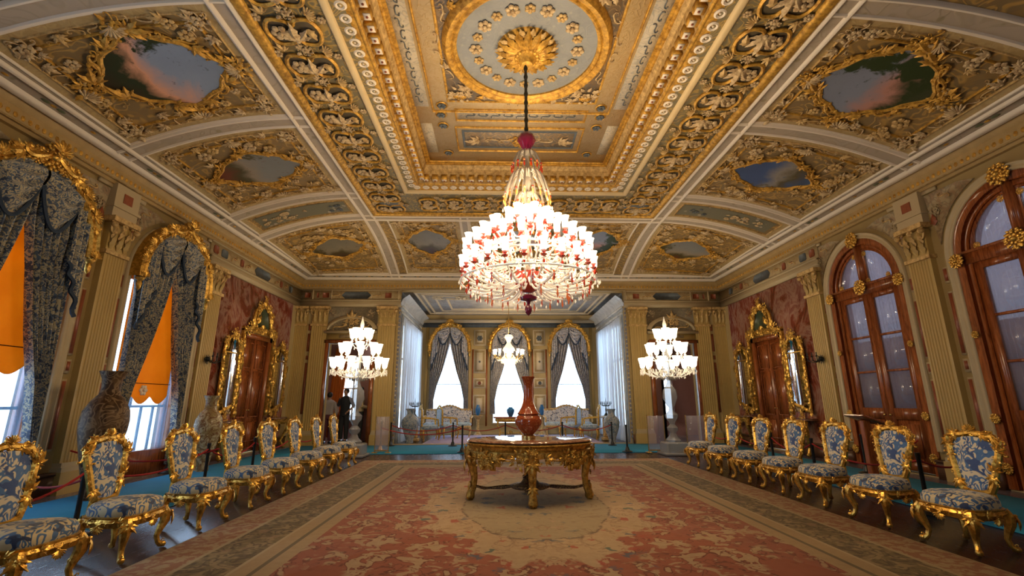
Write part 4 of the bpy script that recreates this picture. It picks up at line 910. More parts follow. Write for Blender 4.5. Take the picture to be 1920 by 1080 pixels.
# side rooms: window glazing and orange drape
for s_,c,h in ((-1,5.85,.7),(1,5.65,.5)):
    g=G()
    for z in (.55,1.7,2.88): g.add(box(s_*c-h,s_*c+h,SR+.05,SR+.1,z,z+.05))
    for x in (-h,-.02,h-.04): g.add(box(s_*c+x,s_*c+x+.04,SR+.05,SR+.1,.55,2.9))
    g.build('window_9' if s_<0 else 'window_10','pil_white',kind='structure',smooth=False)
tag(G().add(grid(lambda u,v:(-6.75+.5*u+.2*v,SR-.1+.05*sin(u*2*PI*5),.0+3.2*v),60,4)).build('curtain','orange_drape'),'orange curtain seen through the left end doorway behind the visitors','curtain')
tag(G().add(poly([(4.9,.3),(5.9,.3),(5.9,1.0),(5.6,1.12),(5.2,1.12),(4.9,1.0)],.08),0,fr((.4,17.0,0),(1,0,0),(0,0,1),(0,-1,0))).build('chair_back','cloth_maroon'),'dark plum padded chair back seen through the right end doorway','chair') if False else None
# ---------------------------------------------------------------- arched glazed wooden doors of the right wall
def gold_mount(parent,M,a,b,s,kind=0):
    s*=1.25;g=G();g.add(ball(.42,8,5,s=(1,1,.5)),0,M@fr((a,b,.01),s=s));[g.add(BLOB,0,M@fr((a+s*.6*cos(q*.7),b+s*.6*sin(q*.7),.03),s=s*.3)) for q in range(9)];g.add(ROSE[kind%2],0,M@fr((a,b,.02),s=s*.8));return g.build('gilt_mount','gold_wall',parent)
def arched_door(M,c,idx):
    hw,sp=.93,3.42;g=G();n=24;w_='mahogany'
    o_=arch_pts(c,hw,sp,.02,n)
    def ring(r0,r1,z0,z1,d0,d1):
        outer_=arch_pts(c,r0,sp,z0,n);inner_=arch_pts(c,r1,sp,z0,n)
        pts=outer_+inner_[::-1];g.add(poly(pts,d1-d0),0,fr((0,0,d1)))
    g.t.append(poly(arch_pts(c,hw,sp,.02,n)+arch_pts(c,hw-.13,sp,.02,n)[::-1],.16));g.m.append(0);g.t[-1]=xf(g.t[-1],fr((0,0,.02)))
    g.add(poly(arch_pts(c,hw-.13,sp,.02,n)+arch_pts(c,hw-.2,sp,.02,n)[::-1],.1),0,fr((0,0,-.04)))
    g.add(box(c-.8,c+.8,3.28,3.46,-.14,.0),0);g.add(box(c-.8,c+.8,3.44,3.48,-.1,.03),0)
    g.add(box(c-.06,c+.06,3.46,4.28,-.14,.0),0);g.add(box(c-.03,c+.03,3.46,4.3,-.1,.03),0)
    door=place(g,M).build('door_%d'%idx,w_,kind='structure',smooth=False)
    # fanlight panes with curved inner sash
    for s_ in(-1,1):
        pts=[(c+s_*.09,3.5),(c+s_*.64,3.5)]+[(c+s_*.66*cos(t),3.5+.66*sin(t)) for t in np.linspace(.08,1.42,9)]+[(c+s_*.09,4.15)]
        pts=pts if s_>0 else pts[::-1];ce=np.array([c+s_*.34,3.75]);big=[tuple(ce+(np.array(p)-ce)*1.22) for p in pts]
        G().add(poly(pts,.01),0,M@fr((0,0,-.08))).build('pane','door_glass',door,smooth=False)
        G().add(poly(big,.03,[pts]),0,M@fr((0,0,-.06))).build('fanlight_sash',w_,door,smooth=False)
        for (x,z) in ((.12,3.53),(.6,3.53),(.13,4.08)): gold_mount(door,M@fr((0,0,-.06)),c+s_*x,z,.055,1)
    for s_ in(-1,1):
        a0,a1=(c-.73,c-.008) if s_<0 else (c+.008,c+.73)
        g=G();g.add(box(a0,a0+.11,.04,3.28,-.11,-.05),0).add(box(a1-.11,a1,.04,3.28,-.11,-.05),0)
        g.add(box(a0+.11,a1-.11,.04,.2,-.11,-.055),0).add(box(a0+.11,a1-.11,.9,1.1,-.11,-.055),0).add(box(a0+.11,a1-.11,3.18,3.28,-.11,-.055),0)
        for z in (1.76,2.44): g.add(box(a0+.11,a1-.11,z,z+.04,-.1,-.06),0)
        g.add(box(a0+.11,a1-.11,.2,.9,-.1,-.08),0).add(box(a0+.17,a1-.17,.27,.83,-.08,-.06),0)
        leaf=place(g,M).build('door_leaf',w_,door,smooth=False)
        for z0,z1 in ((1.1,1.76),(1.8,2.44),(2.48,3.18)): G().add(box(a0+.11,a1-.11,z0,z1,-.088,-.08),0,M).build('pane','door_glass',leaf,smooth=False)
        hx=a1-.06 if s_<0 else a0+.06
        G().add(ball(.025,8,5),0,M@fr((hx,.98,-.02))).build('door_knob','brass',leaf)
    gold_mount(door,M@fr((0,0,.04)),c,4.4,.17,0);gold_mount(door,M@fr((0,0,.04)),c,3.42,.16,2)
    for s_ in(-1,1):
        gold_mount(door,M@fr((0,0,.03)),c+s_*.88,3.36,.12,1);gold_mount(door,M@fr((0,0,.03)),c+s_*.86,2.2,.06,3);gold_mount(door,M@fr((0,0,.03)),c+s_*.86,.98,.075,2);gold_mount(door,M@fr((0,0,.03)),c+s_*.86,.3,.085,2)
    g=G().add(grid(lambda u,v:(c-.8+1.6*u,.1+4.25*v,-.25+.015*sin(u*2*PI*22)),160,3),0,M)
    tag(g.build('sheer_curtain','sheer_lilac'),'lilac sheer curtain behind the glass of the %s arched wooden door'%['farther','nearer','nearest'][idx-1],'curtain','lilac curtains behind the arched doors')
for i,c in enumerate(ARCH_Y): arched_door(MR,c,i+1)
G().add(box(8.3,8.4,-3,13,0,2.6)).build('wall_glare_block','pil_white',kind='structure',smooth=False)  # added wall blocking sky glare behind the doors, roofless so skylight falls in
G().add(box(W,9,-4,13.2,-.3,-.001)).build('floor_corridor','floor_wood',kind='structure',smooth=False)
# ---------------------------------------------------------------- mirror bays
def panel_door(M,idx,ajar=False):
    a0,a1=11.56,12.99;g=G();g.add(box(a0-.0,a0+.1,.02,2.94,-.1,.04)).add(box(a1-.1,a1,.02,2.94,-.1,.04)).add(box(a0,a1,2.82,2.94,-.1,.04))
    d=place(g,M).build('door_%d'%idx,'mahogany',kind='structure',smooth=False)
    for s_ in(-1,1):
        b0,b1=(a0+.1,12.27) if s_<0 else (12.28,a1-.1);g=G();g.add(box(b0,b1,.03,2.82,-.1,-.06))
        for z0,z1 in ((.15,.75),(.9,2.0),(2.1,2.7)):
            g.add(box(b0+.1,b1-.1,z0,z1,-.06,-.045));g.add(poly([(b0+.08,z0-.02),(b1-.08,z0-.02),(b1-.08,z1+.02),(b0+.08,z1+.02)],.02,[[(b0+.1,z0),(b0+.1,z1),(b1-.1,z1),(b1-.1,z0)]]),0,fr((0,0,-.035)))
        l=place(g,M).build('door_leaf','mahogany',d,smooth=False)
        g=G().add(ball(.022,8,5),0,M@fr((12.27+s_*.05,1.05,-.03)));g.build('door_knob','brass',l)
def gilt_outline(g,pts,r,s,rg_,closed=True,out=.04):
    P=np.array([(a,b,out) for a,b in pts]);g.add(tube(P,r,6,closed=True,flat=.8,up=(0,0,1)));garland(g,P,(0,0,1),s,0,rg_,lift=.02,pieces=[CSb,ACAN,CS,LEAF,SHELL])
for side,M in SIDE.items():
    rg_=random.Random(5);panel_door(M,4 if side=='right' else 5)
    for k,(a0,a1) in enumerate(((10.68,11.42),(13.13,13.9))):
        t=thing('pier_mirror','tall gilt rococo mirror, %s the panelled door on the %s wall'%('near side of' if k==0 else 'far side of',side),'mirror',group='tall gilt mirrors')
        ac=(a0+a1)/2;hw=(a1-a0)/2-.07
        sh=lambda h,top=.34:[(ac-h,.98)]+[(ac-h,.98+.2*i) for i in range(1,8)]+[(ac-h*cos(PI*i/8),2.4+(top+(h-hw))*sin(PI*i/8)) for i in range(9)]+[(ac+h,2.38-.2*i) for i in range(0,7)]+[(ac+h,.98)]
        G().add(poly(sh(hw)[::-1],.01),0,M@fr((0,0,.06))).build('mirror_glass','mirror',t,smooth=False)
        g=G();gilt_outline(g,dens(sh(hw+.02)[:-1],2),.04,.13,rg_,out=.08);g.add(CLUS[1],0,fr((ac,2.82,.1),s=.2));g.add(CLUS[0],0,fr((ac-hw,2.62,.1),s=.13));g.add(CLUS[2],0,fr((ac+hw,2.62,.1),s=.13));g.add(CLUS[3],0,fr((ac,.93,.1),s=.16))
        g.add(box(ac-hw,ac+hw,2.36,2.385,.06,.09),0)
        place(g,M).build('frame','gold_wall',t)
        # console table under it
        t=thing('console_table','dark carved gilt console table under the %s mirror of the %s wall'%('nearer' if k==0 else 'farther',side),'console table',group='console tables under the mirrors')
        g=G().add(poly([(ac-.42,.03),(ac+.42,.03),(ac+.38,.3),(ac+.15,.38),(ac-.15,.38),(ac-.38,.3)],.04),0,fr((0,.84,0),(1,0,0),(0,0,1),(0,1,0)));place(g,M).build('table_top','marble_top',t,smooth=False)
        g=G();P=[(ac-.38,.76,.28),(ac,.7,.36),(ac+.38,.76,.28)];g.add(tube(P,.05,6));
        for x in (-.3,-.15,0,.15,.3): g.add(CLUS[rg_.randrange(4)],0,fr((ac+x,.74,.34),s=.1))
        place(g,M).build('apron','gold_dark',t)
        for q in(-1,1):
            g=G();g.add(tube([(ac+q*.36,.74,.3),(ac+q*.42,.6,.34),(ac+q*.34,.4,.26),(ac+q*.26,.2,.2),(ac+q*.3,.05,.26)],[.05,.06,.045,.035,.045],6));g.add(CLUS[2],0,fr((ac+q*.4,.58,.37),s=.09));g.add(ball(.05,7,5,c=(ac+q*.3,.05,.27)))
            place(g,M).build('leg','gold_dark',t)
    # gilt door surround with painted overdoor
    t=thing('overdoor_frame','gilt rococo surround with dark green overdoor painting, panelled door of the %s wall'%side,'overdoor')
    G().add(poly([(11.9,3.12),(12.66,3.12),(12.5,3.55),(12.28,3.64),(12.06,3.55)],.01),0,M@fr((0,0,.08))).build('overdoor_painting','overdoor_green',t,smooth=False)
    g=G();gilt_outline(g,dens([(11.86,3.08),(12.7,3.08),(12.55,3.58),(12.28,3.7),(12.01,3.58)],3),.035,.15,rg_,out=.1)
    for x,z,s in ((12.28,3.84,.2),(11.78,3.1,.2),(12.78,3.1,.2),(12.0,3.66,.15),(12.56,3.66,.15),(11.62,3.02,.17),(12.94,3.02,.17),(12.28,3.05,.13)): g.add(CLUS[rg_.randrange(4)],0,fr((x,z,.1),s=s))
    for x,q in ((11.85,1),(12.7,-1)): g.add(CSb,0,fr((x,3.35,.1),(.25*q,1,0),(1,-.25*q,0),(0,0,1),.5))
    place(g,M).build('crest','gold_wall',t)
    g=G();
    for a in (11.49,13.06):
        g.add(box(a-.05,a+.05,.9,3.0,0,.08));
        for z in np.arange(1.0,3.0,.14): g.add([CSb,ACAN,BLOB,CS][int(z*10)%4],0,fr((a+.02*sin(z*30),z,.09),(0,1,0),(1,0,0),(0,0,1),.14))
    g.add(box(11.44,13.11,2.96,3.06,0,.09));place(g,M).build('gilt_jamb','gold_wall',t)
# wall sconces on the pilasters
for side,M in SIDE.items():
    t=thing('wall_sconce','small dark bronze wall sconce on the fluted pilaster between mirror and arch, %s wall'%side,'wall sconce',group='bronze wall sconces')
    g=G();g.add(ball(.06,8,5,c=(10.05,2.13,.14)));g.add(CLUS[0],0,fr((10.05,2.13,.13),s=.1));place(g,M).build('backplate','bronze',t)
    for q in(-1,0,1):
        g=G();g.add(tube([(10.05,2.13,.16),(10.05+q*.08,2.05,.26),(10.05+q*.15,2.1,.34),(10.05+q*.15,2.16,.34)],.012,5));g.add(lathe([(.001,0),(.03,.01),(.02,.03),(.012,.035),(.012,.1),(.001,.1)],7),0,fr((10.05+q*.15,2.16,.34),(1,0,0),(0,0,1),(0,1,0)));place(g,M).build('arm','bronze',t)
# ---------------------------------------------------------------- floor coverings
def smooth(o): o.data.polygons.foreach_set('use_smooth',np.ones(len(o.data.polygons),bool));return o
tag(G().add(rbox(-3.35,3.27,2.15,10.68,.001,.018,.006)).build('carpet','carpet',smooth=False),'huge rose and beige floral carpet with medallion under the gilt centre table','carpet')
tag(G().add(rbox(-6.3,-4.5,1.5,11.98,.001,.012,.004)).build('carpet_runner','runner',smooth=False),'turquoise carpet runner behind the left row of chairs','carpet','turquoise runners')
tag(G().add(rbox(4.5,6.25,1.5,11.98,.001,.012,.004)).build('carpet_runner','runner',smooth=False),'turquoise carpet runner behind the right row of chairs','carpet','turquoise runners')
tag(G().add(rbox(-6.3,6.25,12.0,14.3,.001,.012,.004)).build('carpet_runner','runner',smooth=False),'turquoise carpet strip across the room in front of the alcove','carpet','turquoise runners')
tag(G().add(rbox(-2.75,2.75,14.75,18.2,.001,.014,.005)).build('rug','alc_rug',smooth=False),'lilac patterned rug on the alcove floor','rug')
# ---------------------------------------------------------------- gilt chairs: face +x, origin on the floor
def outline_back(z,top=.93,bot=.45):   # half width of the back at height z
    return lerp((z-bot)/(top-bot),[0,.12,.35,.65,.85,1.0],[.115,.14,.165,.2,.215,.15])
def lean(z): return -.19-.16*max(0,(z-.4))**1.2
def make_chair(label):
    t=thing('gilt_chair',label,'chair',group='gilt chairs in the %s row')
    def so(f,k=1.0): # seat outline
        a=2*PI*f;cx_=abs(cos(a))**.62*(1 if cos(a)>0 else -1);cy_=abs(sin(a))**.62*(1 if sin(a)>0 else -1)
        return (.215*cx_*k,(.235+.03*cx_)*cy_*k)
    n=32;V=[];prof=[(1.0,.335),(1.04,.365),(1.02,.4),(.93,.43),(.75,.448),(.45,.458),(.0,.462)]
    for k,z in prof:
        for i in range(n): x,y=so(i/n,max(k,.001));V.append((x,y,z))
    m=len(prof);i,k=np.meshgrid(np.arange(m-1),np.arange(n),indexing='ij');k2=(k+1)%n
    G().add((np.array(V),np.stack([i*n+k,i*n+k2,(i+1)*n+k2,(i+1)*n+k],-1).reshape(-1,4),T0)).build('seat','damask_seat',t,angle=60)
    g=G();P=np.array([(*so(i/48,1.0),.31) for i in range(48)]);T=np.roll(P,-1,0)-np.roll(P,1,0);T/=np.linalg.norm(T,axis=1,keepdims=True);Sd=np.column_stack([T[:,1],-T[:,0],T[:,2]])
    g.add(sweep(P,Sd,(0,0,1),[(-.02,-.035),(.01,-.045),(.02,-.02),(.03,0),(.02,.02),(.025,.035),(.0,.04)],True));rg_=random.Random(2)
    for i in range(0,48,2):
        p=P[i]+Sd[i]*.025;g.add([CS,SS,ACAN][i//2%3],0,fr(p,T[i],(0,0,1),Sd[i],.075))
    for a in (0,.25,.75): p=np.array([*so(a),.285]);sd=np.array([cos(2*PI*a),sin(2*PI*a),0]);g.add(SHELL,0,fr(p+sd*.03,(-sd[1],sd[0],0),(0,0,-1),sd,.06))
    g.build('seat_rail','gold',t)
    for sx,sy in ((1,1),(1,-1),(-1,1),(-1,-1)):
        g=G();x,y=sx*.17,sy*(.2 if sx>0 else .17);o=np.array([sx*.7,sy*.7]);s=1.0 if sx>0 else .85
        z=[.32,.27,.22,.16,.1,.05,.025,.012];off=[.02,.045,.045,.02,.0,.015,.04,.055];r=[.036,.046,.04,.03,.022,.02,.026,.016]
        P=[(x+o[0]*f*s,y+o[1]*f*s,zz) for zz,f in zip(z,off)];g.add(tube(P,r,8));U=np.array([-o[1],o[0],0])/.99;N=np.array([o[0],o[1],0])/.99
        g.add(ACAN,0,fr(np.array([P[1][0],P[1][1],.29])+N*.035,(0,0,-1),U,N,.12));g.add(CSb,0,fr(np.array([P[6][0],P[6][1],.04])+N*.01,(0,0,1),N,U,.06));g.add(ball(.028,7,5,c=(P[-1][0],P[-1][1],.026),s=(1,1,.9)))
        g.add(BLOB,0,fr(np.array([P[1][0],P[1][1],.27])+N*.04,U,(0,0,1),N,.05));g.build('leg','gold',t)
    # back: upholstered panel and frame
    def bk(u,v):
        z=.475+.41*v;h=outline_back(z)-.025;y=(u*2-1)*h;return (lean(z)+.028-.02*(u*2-1)**2*1.0+.0*v+.012*math.sin(PI*u)*math.sin(PI*v),y,z+.035*math.sin(PI*u)*(v**4)-.015*math.sin(PI*u)*(1-v)**4)
    g=G().add(grid(bk,11,12));g.add(grid(lambda u,v:(bk(u,v)[0]-.035,bk(u,v)[1],bk(u,v)[2]),11,12));g.build('backrest','damask_back',t)
    g=G();pts=[]
    for z in np.linspace(.46,.9,9): pts.append((outline_back(z),z))
    top=[(.165,.925),(.09,.935),(.0,.955)];R=pts+top;L=[(-a,b) for a,b in R[:-1][::-1]];P=np.array([(lean(b)+.005,a,b) for a,b in R+L]+[(lean(.46),-.06,.445),(lean(.46),.06,.445)])
    g.add(tube(P,.028,7,closed=True));rg_=random.Random(9);garland(g,P,(1,0,.1),.1,0,rg_,step=.045,lift=.012)
    g.add(tube([(-.19,.13,.33),(-.195,.125,.4),(lean(.46),.11,.47)],[.026,.022,.022],6)).add(tube([(-.19,-.13,.33),(-.195,-.125,.4),(lean(.46),-.11,.47)],[.026,.022,.022],6));bf=g.build('back_frame','gold',t)
    g=G();xt=lean(.95)
    g.add(CLUS[3],0,fr((xt+.02,0,.965),(0,1,0),(0,0,1),(1,0,0),.075));g.add(SHELL,0,fr((xt+.03,0,.97),(0,1,0),(0,0,1),(1,0,0),.06))
    for s_ in(-1,1): g.add(CSb,0,fr((xt+.01,s_*.09,.95),(0,s_,-.15),(0,.15,1),(1,0,0),.13));g.add(CLUS[1],0,fr((lean(.9)+.01,s_*.2,.9),(0,s_,0),(0,0,1),(1,0,0),.06));g.add(CSb,0,fr((lean(.84),s_*.235,.83),(0,.1,1),(0,s_,0),(1,0,0),.13));g.add(BLOB,0,fr((xt,s_*.14,.945),(0,1,0),(0,0,1),(1,0,0),.06))
    g.build('crest','gold',bf);return t
ordn=['first','second','third','fourth','fifth','sixth','seventh','eighth']
LY=[3.56,4.42,5.4,6.36,7.26,8.18,9.1,10.02];RY=[4.34,5.22,6.12,6.95,7.8,8.72,9.62]
lab=['gilt side chair at the near end of the left row, cut by the photo edge','gilt side chair in front of the great brown vase, second of the left row','gilt side chair before the bright left window, third of the left row','gilt side chair before the smaller cream vase, fourth of the left row','gilt side chair in front of the dark red left doorway, fifth of the left row','gilt side chair by the far gilt mirror, sixth of the left row','gilt side chair beside the left crystal candelabrum, seventh of the left row','last gilt side chair of the left row, touching the glass candelabrum']
labR=['nearest gilt side chair of the right row, rope post at its shoulder','gilt side chair in front of the arched door hinge, second of the right row','gilt side chair beside the wooden lectern, third of the right row','gilt side chair before the right pier mirror, fourth of the right row','gilt side chair in front of the right panelled door, fifth of the right row','gilt side chair before the far console table, sixth of the right row','last gilt side chair of the right row, beside the right crystal candelabrum']
ch=None
for i,y in enumerate(LY):
    a=rng.uniform(-.05,.05)+(-.04 if i==0 else 0)
    if ch is None: ch=make_chair(lab[0]);ch['group']='gilt chairs of the left row';ch.location=(-3.7,y,0);ch.rotation_euler=(0,0,a)
    else: dup(ch,(-3.7+.012*i,y,0),a,lab[i])
for i,y in enumerate(RY): dup(ch,(3.64-.01*i,y,0),PI+rng.uniform(-.04,.04)+.05,labR[i],'gilt chairs of the right row')
# ---------------------------------------------------------------- centre table and vase
TC=(-.07,6.45,.018)
t=thing('centre_table','ornate gilt centre table with shaped dark marble top on the carpet medallion','table',TC)
def oval(a,rx,ry,l=.03): return (rx*cos(a)*(1+l*cos(4*a)),ry*sin(a)*(1+l*cos(4*a)))
def ringp(rx,ry,n=64,l=.03): return [oval(2*PI*i/n,rx,ry,l) for i in range(n)]
V=[];pf=[(0.001,.75),(.5,.75),(.97,.75),(1.0,.742),(1.01,.73),(.985,.718),(.96,.71),(.5,.705)];n=64
for k,z in pf:
    for x,y in ringp(.8*k,.57*k): V.append((x,y,z))
i,k=np.meshgrid(np.arange(len(pf)-1),np.arange(n),indexing='ij');k2=(k+1)%n
G().add((np.array(V),np.stack([i*n+k,i*n+k2,(i+1)*n+k2,(i+1)*n+k],-1).reshape(-1,4),T0)).build('table_top','marble_top',t)
P=np.array([(*p,.7) for p in ringp(.77,.54)]);T=np.roll(P,-1,0)-np.roll(P,1,0);T/=np.linalg.norm(T,axis=1,keepdims=True);Sd=np.column_stack([T[:,1],-T[:,0],T[:,2]])
g=G();g.add(sweep(P,Sd,(0,0,1),[(-.03,.01),(.03,.01),(.045,0),(.03,-.02),(.01,-.03),(.0,-.06),(.02,-.075),(.0,-.085),(-.03,-.085)],True))
# pierced drape of the apron with scrolls
for i in range(n):
    a=2*PI*i/n;d=.1+.085*abs(cos(2*a*1.0))**0+.0
    d=.045+.16*max(0,-cos(4*a))**1.3+.03*abs(sin(12*a))
    p=P[i];g.add(sweep([p+T[i]*-.045,p+T[i]*.045],Sd[i],(0,0,1),[(-.01,-.08),(.012,-.08),(.016,-.08-d*.6),(.006,-.08-d),(-.01,-.08-d)]))
for i in range(0,n,2):
    p=P[i]+np.array([0,0,-.12-.05*abs(sin(4*2*PI*i/n))])+Sd[i]*.02;g.add([CSb,ACAN,SS,CLUS[0]][i//2%4],0,fr(p,T[i],(0,0,1),Sd[i],.13))
for i in range(8,n,16):
    p=P[i]+np.array([0,0,-.18])+Sd[i]*.03;g.add(CLUS[1],0,fr(p,T[i],(0,0,1),Sd[i],.1));g.add(CSb,0,fr(p-(0,0,.07),T[i],(0,0,-1),Sd[i],.16))
g.build('apron','gold_dark',t)
for k,a in enumerate((-PI/2,0,PI/2,PI)):
    g=G();bx,by=oval(a,.73,.5,.03);o=np.array([cos(a),sin(a),0]);u=np.array([-o[1],o[0],0]);b=np.array([bx,by,0]);f=lambda d,z:b+o*d+np.array([0,0,z])
    P=[f(.0,.68),f(.04,.6),f(.03,.52),f(-.01,.4),f(-.03,.28),f(-.02,.16),f(.01,.1),f(.02,.04),f(.02,.0)];g.add(tube(P,[.05,.075,.07,.055,.045,.042,.05,.06,.035],8))
    g.add(CLUS[2],0,fr(f(.09,.6),u,(0,0,1),o,.1));g.add(ACAN,0,fr(f(.07,.5),(0,0,-1),u,o,.17));g.add(FLOWER,0,fr(f(.04,.33),u,(0,0,1),o,.05));g.add(ACAN,0,fr(f(.02,.22),(0,0,-1),u,o,.13))
    for s_ in(-1,1): g.add(CSb,0,fr(f(.04,.56)+u*s_*.08,(0,0,1),u*s_,o,.13));g.add(CSb,0,fr(f(.03,.05)+u*s_*.03,(0,0,1),u*s_,o,.07))
    g.build('leg','gold_dark',t)
g=G()
for a in (-PI/2,0,PI/2,PI):
    bx,by=oval(a,.7,.48,.03);e=.55
    for s_ in(-1,1): g.add(tube([(bx,by,.17),(bx*.82+s_*.03*sin(a),by*.82+s_*.03*cos(a),.14),(bx*.5+s_*.06*abs(sin(a)),by*.5+s_*.06*abs(cos(a)),.15),(bx*.2,by*.2,.17)],[.022,.02,.024,.02],6,flat=.7))
g.add(lathe([(.001,.13),(.16,.13),(.2,.15),(.2,.175),(.17,.19),(.1,.2),(.06,.25),(.075,.27),(.03,.3),(.001,.31)],20,sx=1.3));g.add(CLUS[0],0,fr((0,-.12,.2),(1,0,0),(0,0,1),(0,-1,0),.08));g.build('stretcher','boulle',t)
t=G().add(lathe([(.001,0),(.085,0),(.09,.02),(.08,.035),(.07,.05),(.1,.08),(.15,.13),(.178,.19),(.18,.235),(.165,.27),(.135,.3),(.15,.315),(.13,.34),(.1,.39),(.075,.46),(.062,.54),(.056,.63),(.06,.7),(.075,.76),(.09,.79),(.092,.80),(.085,.805),(.07,.79),(.05,.72),(.001,.7)],32)).build('tall_vase','vase_red')
t.location=(-.08,6.45,.77);tag(t,'tall russet red bottle vase standing on the marble centre table','vase')
G().add(lathe([(.07,.0),(.094,.0),(.095,.03),(.075,.045),(.07,.03)],28)).build('foot_ring','brass',t)
# ---------------------------------------------------------------- great chandelier
CH=(-.12,5.58)
t=thing('great_chandelier','great tiered crystal chandelier with ruby glass and lit shades above the table','chandelier',(CH[0],CH[1],0))
g=G();z=5.98;i=0
while z>4.74:
    g.add(tube([(.022*cos(a),0,.045*sin(a)) for a in np.linspace(0,2*PI,9)[:-1]],.008,5,closed=True,up=(0,1,0)),0,fr((0,0,z),(1,0,0) if i%2 else (0,1,0),(0,1,0) if i%2 else (-1,0,0),(0,0,1)));z-=.068;i+=1
g.add(tube([(.0,0,6.0),(.0,0,4.7)],.02,6));g.build('chain','bronze',t)
G().add(lathe([(.001,4.78),(.04,4.77),(.1,4.72),(.115,4.65),(.08,4.58),(.05,4.52),(.02,4.5),(.001,4.5)],20,mod=lambda a,z:1+.08*cos(8*a))).build('crown','glass_magenta',t)
g=G().add(lathe([(.02,4.5),(.03,4.3),(.015,4.2),(.04,4.1),(.06,4.02),(.03,3.95),(.05,3.8),(.02,3.6),(.06,3.4),(.04,3.2),(.07,3.0),(.04,2.8),(.09,2.7),(.03,2.6)],12));g.build('stem','crystal_clear',t)
G().add(lathe([(.001,2.82),(.16,2.8),(.17,2.76),(.15,2.66),(.1,2.58),(.05,2.55),(.001,2.55)],20,mod=lambda a,z:1+.06*cos(10*a))).build('bowl','glass_red',t)
G().add(lathe([(.001,2.53),(.06,2.52),(.11,2.49),(.1,2.46),(.03,2.44),(.02,2.41),(.045,2.36),(.04,2.3),(.001,2.26)],16)).build('finial','glass_magenta',t)
def armm(r0,z0,r1,z1,droop,mt,mb,mc,cup=.034,up=True,n=13):
    g=G();P=[]
    for i in range(n):
        u=i/(n-1);P.append((r0+(r1-r0)*u,0,z0+(z1-z0)*u+(-droop if up else droop)*math.sin(PI*min(1,u*1.0))))
    g.add(tube(P,.011,5),mt)
    if up: g.add(lathe([(.004,0),(cup,.02),(cup*1.15,.03),(cup*.5,.035),(cup*.55,.055),(cup,.075),(.004,.078)],8),mb,fr((r1,0,z1-.005)))
    g.add(lathe([(.001,0),(.01,.02),(.016,.05),(.001,.075)],6),mb,fr((r1,0,z1-.1)));g.add(lathe([(.001,0),(.014,.03),(.001,.06)],5),mc,fr((r0+(r1-r0)*.6,0,z0+(z1-z0)*.6-(droop if up else -droop)-.07)))
    return g
shade_t=lathe([(.026,0),(.034,.02),(.038,.06),(.036,.1),(.05,.145),(.054,.15),(.048,.145),(.033,.1),(.034,.05),(.02,.01)],10)
tiers=[(24,.78,3.0,.25,2.9,.1),(24,.82,2.77,.3,2.72,.12),(16,.6,3.17,.2,3.05,.1),(10,.4,3.32,.15,3.2,.09),(6,.22,3.44,.1,3.3,.06)]
for n,r,z,r0,z0,dr in tiers:
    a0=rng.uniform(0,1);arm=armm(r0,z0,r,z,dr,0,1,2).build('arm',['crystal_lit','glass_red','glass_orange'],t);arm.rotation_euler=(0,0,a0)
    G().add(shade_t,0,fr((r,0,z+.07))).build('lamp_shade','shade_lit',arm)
    for i in range(1,n): spin(arm,t,a0+2*PI*i/n)
# drooping arm tiers above and below
def ringlit(name,n,r0,z0,r1,z1,dr,mats,drop=.07,rad=.012):
    g=G()
    for i in range(n):
        a=2*PI*i/n;P=[]
        for k in range(9): u=k/8;P.append(((r0+(r1-r0)*u)*cos(a),(r0+(r1-r0)*u)*sin(a),z0+(z1-z0)*u**2+dr*math.sin(PI*u)))
        g.add(tube(P,rad,5),0);e=P[-1];g.add(lathe([(.001,-drop),(.014,-drop*.6),(.006,-.01),(.001,0)],6),1,fr(e));g.add(ball(.016,6,4,c=(e[0],e[1],e[2]+.01)),1 if i%2 else 2)
    return g.build(name,mats,t)
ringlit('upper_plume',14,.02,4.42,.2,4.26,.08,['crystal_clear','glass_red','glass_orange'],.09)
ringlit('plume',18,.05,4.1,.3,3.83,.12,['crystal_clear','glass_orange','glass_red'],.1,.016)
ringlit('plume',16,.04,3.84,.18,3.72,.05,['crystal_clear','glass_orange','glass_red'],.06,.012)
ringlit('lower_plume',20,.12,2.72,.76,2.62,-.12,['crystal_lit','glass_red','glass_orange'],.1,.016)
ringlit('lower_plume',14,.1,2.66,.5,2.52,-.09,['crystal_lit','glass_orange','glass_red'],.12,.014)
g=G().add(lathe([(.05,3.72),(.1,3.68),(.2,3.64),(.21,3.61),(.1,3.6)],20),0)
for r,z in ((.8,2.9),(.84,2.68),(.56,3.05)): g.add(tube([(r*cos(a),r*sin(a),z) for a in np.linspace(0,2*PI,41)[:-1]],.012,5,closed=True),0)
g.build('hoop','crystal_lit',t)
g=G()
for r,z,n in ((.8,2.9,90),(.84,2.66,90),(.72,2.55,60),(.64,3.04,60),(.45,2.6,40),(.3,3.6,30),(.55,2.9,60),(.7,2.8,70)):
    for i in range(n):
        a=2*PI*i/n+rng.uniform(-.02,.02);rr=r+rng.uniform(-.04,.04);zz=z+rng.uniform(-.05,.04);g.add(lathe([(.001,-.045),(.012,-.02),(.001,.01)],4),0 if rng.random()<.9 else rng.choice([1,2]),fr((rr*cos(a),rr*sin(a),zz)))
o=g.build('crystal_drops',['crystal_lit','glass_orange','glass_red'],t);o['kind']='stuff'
def lamp(x,y,z,e,r,col=(1,.74,.42),nm='candle_light'):
    L=bpy.data.lights.new(nm,'POINT');L.energy=e;L.color=col;L.shadow_soft_size=r;o=bpy.data.objects.new(nm,L);C.objects.link(o);o.location=(x,y,z);return o
for i in range(8):
    a=2*PI*i/8+.2;lamp(CH[0]+1.02*cos(a),CH[1]+1.02*sin(a),3.12,P_CH,.06)
for i in range(4):
    a=2*PI*i/4;lamp(CH[0]+.36*cos(a),CH[1]+.36*sin(a),3.66,P_CH,.05)
